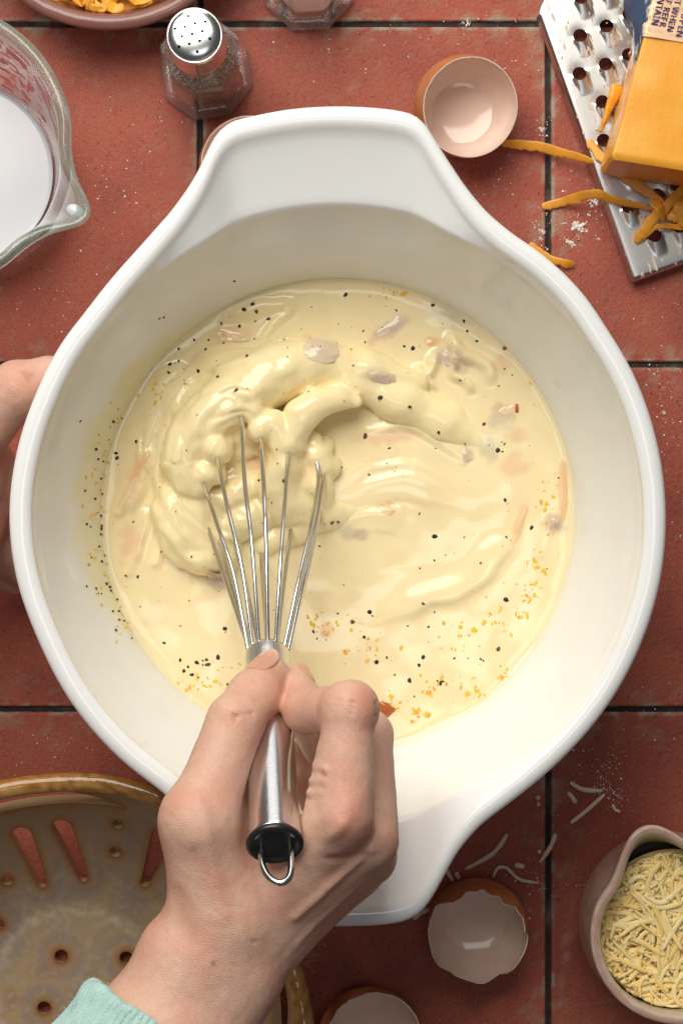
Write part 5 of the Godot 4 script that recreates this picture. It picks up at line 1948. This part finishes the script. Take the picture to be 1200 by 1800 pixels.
# cen: middle of the open rim, tilt: axis the shell's closed end points away from
func egg_shell(label: String, cen: Vector3, r: float, deep: float, axis: Vector3, jag: float, seed_: int, white := false) -> void:
	axis = axis.normalized()
	var sx := axis.cross(Vector3(0, 0, 1)).normalized()
	var sz := sx.cross(axis).normalized()
	var nn := noise(seed_, 0.9, 4)
	var nb := noise(seed_ + 1, 0.06, 3)
	var nf := noise(seed_ + 2, 0.6, 2)
	var t := thing("egg_shell", cen - axis * deep, label, "egg shell")
	var lim := func(a: float) -> float:
		return 0.26 + jag * (nn.get_noise_2d(cos(a) * 1.6, sin(a) * 1.6) * 1.3 + 0.55 * crack(a, seed_) + 0.2 * nn.get_noise_2d(cos(a) * 9.0, sin(a) * 9.0))
	var skin := func(u: float, w: float, off: float) -> Vector3:
		var a := u * TAU
		var ph: float = lerpf(-PI / 2, lim.call(a), w)
		var rr := (r + off) * cos(ph)
		return cen + (sx * cos(a) + sz * sin(a)) * rr + axis * sin(ph) * (deep + off if ph < 0 else r * 1.1)
	var o := Mb.new()
	grid(o, 96, 26, func(u, w): return skin.call(u, w, 0.0), true, true, func(_u, _w, a): return Color(0.5, 0.17, 0.06).lerp(Color(0.6, 0.26, 0.11), clampf(nb.get_noise_3dv(a) + 0.3, 0, 1)).lerp(Color(0.38, 0.11, 0.04), clampf(nf.get_noise_3dv(a) * 0.9 - 0.1, 0, 0.6)))
	part(t, "outer_shell", o, M.shell)
	var i := Mb.new()
	grid(i, 96, 26, func(u, w): return skin.call(u, w, -0.45), true, false, func(_u, _w, a): return Color(0.82, 0.61, 0.5).lerp(Color(0.86, 0.7, 0.6), clampf(nb.get_noise_3dv(a * 1.5) + 0.4, 0, 1)))
	var e := i.v.size()
	for k in 96:
		i.p(skin.call(k / 96.0, 1.0, -0.45), Color(0.8, 0.72, 0.63))
		i.p(skin.call(k / 96.0, 1.0, 0.0), Color(0.8, 0.7, 0.6))
	for k in 96:
		var k2 := (k + 1) % 96
		i.q(e + k * 2, e + k * 2 + 1, e + k2 * 2 + 1, e + k2 * 2)
	part(t, "inner_membrane", i, M.shell)
	if white:
		# a little egg white left in the bottom, lying level
		var w := Mb.new()
		var wn := noise(seed_ + 5, 0.9, 2)
		grid(w, 56, 10, func(u, v):
			var a: float = u * TAU
			var q: float = v * r * 0.64 * (1.0 + 0.05 * wn.get_noise_2d(cos(a), sin(a)))
			return Vector3(cen.x - axis.x * deep * 0.08, cen.y - deep * 0.8 + 0.9 * pow(v, 4.0) + 0.25 * sin(a + 1.0) * v, cen.z - axis.z * deep * 0.08) + Vector3(cos(a), 0, sin(a)) * q, true, true)
		part(t, "egg_white", w, M.wet)


func make_egg_shells() -> void:
	egg_shell("clean cut half eggshell on the tiles between the bowl's top lip and the grater", P(818, 187, 25), 22.0, 24.0, Vector3(0.3, 1.0, 0.24), 0.025, 91, true)
	egg_shell("half eggshell with a jagged broken rim, on the tiles right of the bowl's lower lip", P(838, 1636, 25), 22.0, 24.0, Vector3(-0.04, 1.0, 0.34), 0.2, 94, true)
	egg_shell("half eggshell cut off by the bottom edge, left of the jagged one", P(650, 1828, 24), 22.4, 23.0, Vector3(0.26, 1.0, 0.05), 0.12, 97, false)
	egg_shell("half eggshell almost hidden under the bowl's top lip near the pepper shaker", P(438, 292, 24), 21.5, 23.0, Vector3(0.1, 1.0, 0.06), 0.05, 100, false)


# ---------------------------------------------------------------- pierced stoneware bowl
func berry_h(r: float) -> float:
	if r < 36:
		return 7.0
	var k := (r - 36.0) / 60.0
	return 7.0 + 60.0 * (0.25 * k + 0.75 * pow(k, 1.9))


func make_berry_bowl() -> void:
	var c := Vector3(-116, 0, 209)
	var RR := 97.0
	var t := thing("berry_bowl", c, "brown glazed stoneware berry bowl with petal shaped cut-outs and drain holes, under the wrist", "bowl")
	# plan position of something seen on the inner wall
	var plan := func(x: float, y: float) -> Vector2:
		var h := 30.0
		var q := Vector2.ZERO
		for k in 8:
			var w := P(x, y, h) - c
			q = Vector2(w.x, w.z)
			h = lerpf(h, berry_h(minf(q.length(), RR)), 0.6)
		return q
	var slots := []
	for s in [[75, 1553, 40, 1468, 1.9, 4.0], [147, 1543, 110, 1456, 1.9, 4.2], [254, 1553, 284, 1470, 1.9, 4.6], [0, 1626, -60, 1580, 1.9, 4.0]]:
		slots.append([plan.call(s[0], s[1]), plan.call(s[2], s[3]), s[4], s[5]])
	var holes := [[plan.call(203, 1498), 2.5], [plan.call(207, 1449), 2.2], [plan.call(13, 1548), 2.4], [plan.call(108, 1681), 2.9], [plan.call(222, 1684), 2.9], [plan.call(78, 1772), 2.9], [plan.call(165, 1770), 2.9], [plan.call(250, 1775), 2.9]]
	# the same motif goes on round the bowl
	for k in 9:
		var a := -0.75 + k * 0.36
		if k % 3 == 2:
			holes.append([Vector2.from_angle(a) * 78.0, 2.5])
			holes.append([Vector2.from_angle(a) * 90.0, 2.2])
		else:
			slots.append([Vector2.from_angle(a) * 66.0, Vector2.from_angle(a + 0.03) * 84.0, 1.9, 4.2])
	for k in 5:
		var a := 2.6 + k * 0.34
		slots.append([Vector2.from_angle(a) * 66.0, Vector2.from_angle(a + 0.03) * 84.0, 1.9, 4.2])
	# curved openings under the rim
	var lens := [[plan.call(70, 1424).angle(), 0.42], [plan.call(488, 1720).angle() + 0.1, 0.3], [0.9, 0.4], [2.0, 0.4], [3.2, 0.4]]
	var cutd := func(q: Vector2) -> float:
		var r := q.length()
		var s := 99.0
		for h in holes:
			s = minf(s, (q - h[0]).length() - h[1])
		for l in slots:
			var d: Vector2 = l[1] - l[0]
			var k := clampf((q - l[0]).dot(d) / d.length_squared(), 0, 1)
			s = minf(s, (q - l[0] - d * k).length() - lerpf(l[2], l[3], k))
		for l in lens:
			var da := absf(wrapf(q.angle() - l[0], -PI, PI))
			s = minf(s, absf(r - 90.8) - 3.3 * (1.0 - pow(da / l[1], 2.0)) if da < l[1] else 9.0)
		return s
	var nb := noise(105, 0.03, 3)
	var nm := noise(106, 0.2, 4)
	var wave := func(a: float) -> float: return 1.0 + 0.022 * sin(a * 5.0 + 0.6)
	var inner := func(u: float, w: float) -> Vector3:
		var a := u * TAU
		var r: float = lerpf(0.01, RR, w)
		return c + Vector3(cos(a) * r * wave.call(a), berry_h(r) + 4.2 * sin(a * 5.0 + 0.4) * ss(60, RR, r), sin(a) * r * wave.call(a))
	var outer := func(u: float, w: float) -> Vector3:
		var p: Vector3 = inner.call(u, w)
		var d := Vector3(p.x - c.x, 0, p.z - c.z)
		var k := ss(36, 70, d.length())
		return p + (d.normalized() * 3.2 * k + Vector3(0, -5.0 + 1.5 * k, 0))
	var paint := func(_u: float, _w: float, p: Vector3) -> Color:
		var q := Vector2(p.x - c.x, p.z - c.z)
		var r := q.length()
		var b := nb.get_noise_3dv(p)
		var m := nm.get_noise_3dv(p)
		var col := Color(0.44, 0.31, 0.16).lerp(Color(0.34, 0.265, 0.185), clampf(b * 1.3 + 0.45, 0, 1))
		col = col.lerp(Color(0.33, 0.19, 0.13), clampf(-b * 1.5 + m * 0.5 - 0.1, 0, 0.7))
		col = col.lerp(Color(0.55, 0.46, 0.32), clampf(m * 1.2, 0, 0.5))
		col = col.lerp(Color(0.34, 0.18, 0.06), ss(52, 88, r) * 0.6)
		col = col.lerp(Color(0.6, 0.52, 0.38), exp(-pow((r - 36.0) / 2.4, 2.0)) * clampf(0.4 + m, 0, 0.8))
		var e: float = cutd.call(q)
		col = col.lerp(Color(0.25, 0.09, 0.015), exp(-maxf(e, 0.0) / (2.2 + m * 2.0)) * 0.95)
		col = col.lerp(Color(0.24, 0.2, 0.22), exp(-pow((e - 6.0 - m * 3.0) / 2.0, 2.0)) * 0.45)
		return col
	var mb := Mb.new()
	cut_shell(mb, 400, 96, inner, outer, func(u, w):
		var p: Vector3 = inner.call(u, w) - c
		return cutd.call(Vector2(p.x, p.z)), true, paint, Color(0.3, 0.15, 0.05), Color(0.42, 0.28, 0.15))
	# grid turns the other way round here, so faces are flipped
	for k in mb.f.size() / 3:
		var sw := mb.f[k * 3 + 1]
		mb.f[k * 3 + 1] = mb.f[k * 3 + 2]
		mb.f[k * 3 + 2] = sw
	part(t, "pierced_wall", mb, M.glaze)
	var rm := Mb.new()
	var n := 220
	var k := 14
	for i in n:
		var a := TAU * i / n
		var p: Vector3 = inner.call(float(i) / n, 1.0)
		var d := Vector3(cos(a), 0, sin(a))
		for j in k:
			var th := TAU * j / k
			var w := p + d * (2.6 + cos(th) * 4.0) + Vector3(0, 0.3 + sin(th) * 3.3, 0)
			var m := nm.get_noise_3dv(w * 1.4)
			rm.p(w, Color(0.37, 0.165, 0.035).lerp(Color(0.45, 0.27, 0.1), clampf(m * 1.6 + 0.2 - cos(th) * 0.2, 0, 1)).lerp(Color(0.2, 0.08, 0.02), clampf(-m * 1.6, 0, 0.7)))
	for i in n:
		var i2 := (i + 1) % n
		for j in k:
			var j2 := (j + 1) % k
			rm.q(i * k + j, i * k + j2, i2 * k + j2, i2 * k + j)
	part(t, "rim", rm, M.glaze)
	var ft := Mb.new()
	lathe(ft, [Vector2(36, 4.0), Vector2(37, 0.3), Vector2(40, 0.3), Vector2(42, 5.0)], 96, c, Color(0.3, 0.17, 0.07))
	part(t, "foot_ring", ft, M.glaze)


# ---------------------------------------------------------------- pink pitcher of grated cheese
func make_pitcher() -> void:
	var c := Vector3(139.5, 0, 175)
	var tip := P(1134, 1462, 61) - c
	var sa := atan2(tip.z, tip.x)
	var nn := noise(111, 0.12, 3)
	var t := thing("pitcher", c, "small pale pink glazed pitcher with a pinched spout, full of grated cheese", "pitcher")
	var rad := func(a: float, r: float, h: float) -> float:
		var d := wrapf(a - sa, -PI, PI)
		var k := pow(clampf((h - 22.0) / 38.0, 0, 1), 1.5)
		return r + k * (11.0 * exp(-pow(d / 0.33, 2.0)) - 1.2 * exp(-pow((absf(d) - 0.62) / 0.2, 2.0))) if r > 14 else r
	var prof := smooth([Vector2(0.01, 1.5), Vector2(24, 0.4), Vector2(29, 0.6), Vector2(33.4, 6), Vector2(37.2, 18), Vector2(38.4, 28), Vector2(37.6, 42), Vector2(36.6, 54), Vector2(36.9, 58.8), Vector2(36.3, 61.2), Vector2(34.4, 61.6), Vector2(32.9, 60.2), Vector2(32.6, 56), Vector2(33.4, 42), Vector2(34.0, 28), Vector2(32.4, 14), Vector2(26, 7), Vector2(0.01, 6)], 110)
	var mb := Mb.new()
	lathe(mb, prof, 160, c, func(a, q, w):
		var m: float = nn.get_noise_3dv(w)
		var col := Color(0.5, 0.31, 0.25).lerp(Color(0.42, 0.235, 0.18), clampf(m * 1.6 + 0.3, 0, 1))
		if q.y > 56:
			col = Color(0.5, 0.3, 0.23).lerp(Color(0.6, 0.52, 0.42), clampf(absf(q.x - 35.0) * 0.9 - 0.5 + m, 0, 1))
		if q.x < 34.2 and q.y < 60.5 and q.y > 4.0 or q.x < 20:
			col = Color(0.56, 0.48, 0.38).lerp(Color(0.5, 0.4, 0.3), clampf(m + 0.3, 0, 1))
		return col, rad)
	part(t, "pitcher_body", mb, M.pink_glaze)
	var bed := Mb.new()
	lathe(bed, [Vector2(33.0, 41), Vector2(25, 43), Vector2(12, 44), Vector2(0.01, 44)], 64, c, Color(0.95, 0.68, 0.24))
	part(t, "cheese_bed", bed, M.pale_cheese)
	var fill := Mb.new()
	for i in 640:
		var m := fill if i < 350 else Mb.new()
		var r := sqrt(rng.randf()) * 31.0
		var a := rng.randf_range(1.4, 5.2) if i % 12 < 11 else rng.randf() * TAU
		var lay := i / 640.0
		var at := c + Vector3(cos(a) * r, 41.5 + lay * 8.5 - r * 0.06, sin(a) * r)
		var dd := Vector3.RIGHT.rotated(Vector3.UP, rng.randf() * TAU)
		var sd := dd.cross(Vector3.UP)
		var l := rng.randf_range(5, 15)
		var bend := rng.randf_range(-5, 5)
		var tip_ := rng.randf_range(-0.12, 0.12)
		var pts := []
		for k in 4:
			var s := k / 3.0 * 2 - 1
			var p: Vector3 = at + dd * l * s + sd * bend * s * s + Vector3(0, s * l * tip_, 0)
			var q := Vector2(p.x - c.x, p.z - c.z)
			if q.length() > 31.6:
				q = q.normalized() * 31.6
				p = Vector3(c.x + q.x, p.y, c.z + q.y)
			pts.append(p)
		var tone := rng.randf()
		_strand(m, pts, rng.randf_range(1.2, 2.4), Color(1.0, 0.7, 0.22).lerp(Color(1.0, 0.84, 0.45), tone))
		if i >= 350:
			part(t, "cheese_strand", m, M.pale_cheese)
	for i in 240:
		var q := Vector2.from_angle(rng.randf() * TAU) * sqrt(rng.randf()) * 31.0
		crumb(fill, c + Vector3(q.x, 48.5 + rng.randf() * 1.5, q.y), Vector3.ONE * rng.randf_range(0.3, 0.9), Color(0.92, 0.78, 0.46), rng.randf() * 6)
	meta(part(t, "cheese_filling", fill, M.pale_cheese), "", "", "", "stuff")


func _strand(m: Mb, pts: Array, wide: float, col: Color) -> void:
	var nn := noise(rng.randi() % 1000, 0.8, 2)
	var sec := PackedVector2Array([Vector2(1, -0.7), Vector2(1, 0.5), Vector2(0.5, 1), Vector2(-0.5, 1), Vector2(-1, 0.5), Vector2(-1, -0.7), Vector2(0, -1)])
	sweep(m, curve(pts, 10), sec, func(t): return Vector2(wide * 0.5, wide * 0.36) * (1.0 - pow(absf(2 * t - 1), 5.0) * 0.5) * (1.0 + 0.25 * nn.get_noise_1d(t * 10.0)), Vector3.UP, rng.randf_range(-0.6, 0.6), col)


# ---------------------------------------------------------------- scattered cheese and flour
func make_loose_bits() -> void:
	var bits := [
		["pale cheese strand, uppermost on the tiles, sagging in the middle", [[1001, 1375], [1024, 1388], [1058, 1390]], 2.0],
		["straight pale cheese strand slanting up to the right on the tiles above the pitcher", [[1002, 1447], [1030, 1425], [1062, 1396]], 1.9],
		["short pale cheese piece left of the straight slanting strand", [[998, 1393], [1005, 1402], [1012, 1412]], 2.0],
		["small curved pale cheese sliver right of the slanting strand", [[1076, 1414], [1080, 1423], [1089, 1427]], 1.5],
		["pale cheese strand lying across the vertical grout line above the pitcher", [[976, 1466], [966, 1490], [948, 1516]], 2.0],
		["long pale cheese strand beside the bowl's lower lip above the jagged eggshell", [[891, 1466], [866, 1500], [817, 1528]], 2.0],
		["hooked pale cheese strand touching the top of the jagged eggshell", [[866, 1542], [874, 1526], [890, 1526], [912, 1546], [946, 1552]], 1.5],
		["pale cheese strand poking out from under the bowl's lower lip", [[776, 1518], [785, 1532], [796, 1549]], 2.0],
		["short pale cheese stub touching the jagged eggshell's upper left", [[801, 1533], [806, 1546]], 2.0],
		["yellowish cheese strand beside the lower left of the jagged eggshell", [[726, 1616], [738, 1606], [754, 1598]], 2.0],
		["wedge shaped pale crumb left of the hooked strand's end", [[904, 1520], [921, 1524]], 2.2],
		["tiny pale cheese crumb near the grout line, upper of two", [[942, 1400], [948, 1405]], 2.0],
		["tiny pale cheese crumb near the grout line, lower of two", [[946, 1410], [945, 1417]], 1.6],
		["pale cheese nib just right of the grout line below the strand that crosses it", [[946, 1494], [948, 1500]], 1.7],
	]
	for q in bits:
		var m := Mb.new()
		var pts := []
		for w in q[1]:
			pts.append(P(w[0], w[1], 0.8))
		_strand(m, pts, q[2], Color(0.82, 0.66, 0.5))
		solo("cheese_strand", m, M.pale_cheese, q[0], "cheese strand", "pale cheese strands scattered on the tiles")
	# flour and crumbs
	var fm := Mb.new()
	for s in [[1010, 400, 22, 16, 60], [1045, 340, 10, 10, 22], [1002, 427, 10, 6, 26], [1030, 350, 30, 30, 40], [950, 230, 8, 10, 20], [950, 420, 8, 30, 50], [1065, 1365, 10, 22, 90], [1083, 1400, 8, 8, 40], [1060, 1340, 50, 60, 120], [940, 1560, 40, 10, 40], [1040, 1558, 26, 3, 30], [1170, 790, 30, 120, 120], [915, 1560, 40, 30, 50],
			[210, 330, 40, 60, 46], [250, 250, 80, 80, 40], [820, 40, 10, 3, 20], [900, 100, 50, 60, 60], [600, 90, 60, 30, 26], [100, 560, 60, 60, 40], [700, 60, 80, 20, 30], [950, 1100, 200, 300, 90], [120, 1330, 120, 40, 60], [1160, 700, 20, 40, 50], [1120, 230, 40, 100, 10], [880, 320, 30, 40, 30]]:
		for i in s[4]:
			var p: Vector3 = P(s[0] + rng.randfn() * s[2], s[1] + rng.randfn() * s[3], 0.0)
			var r := absf(rng.randfn()) * 0.16 + 0.08
			var k := rng.randf()
			crumb(fm, p + Vector3(0, r * 0.4, 0), Vector3(r * 1.2, r * 0.7, r), Color(0.85, 0.82, 0.76) if k < 0.75 else Color(0.5, 0.42, 0.33) if k < 0.92 else Color(0.08, 0.06, 0.05), rng.randf() * 6)
	for q in [[1016, 402, 2.4], [1009, 395, 1.6], [1044, 355, 2.2], [1003, 427, 1.6], [997, 424, 1.0], [1166, 726, 0.9], [820, 42, 1.3], [1050, 420, 0.8], [1030, 405, 0.8], [1035, 378, 0.9], [950, 228, 1.2], [952, 408, 1.2], [950, 420, 0.9]]:
		for i in 12:
			var p: Vector3 = P(q[0], q[1], 0.0) + Vector3(rng.randfn(), 0, rng.randfn()) * q[2] * 0.5
			crumb(fm, p + Vector3(0, 0.3, 0), Vector3.ONE * q[2] * rng.randf_range(0.2, 0.45), Color(0.8, 0.76, 0.68), rng.randf() * 6)
	var fo := solo("flour_dust", fm, M.flour, "white flour specks and crumbs scattered over the red tiles", "flour", "", true)
	meta(fo, "", "", "", "stuff")
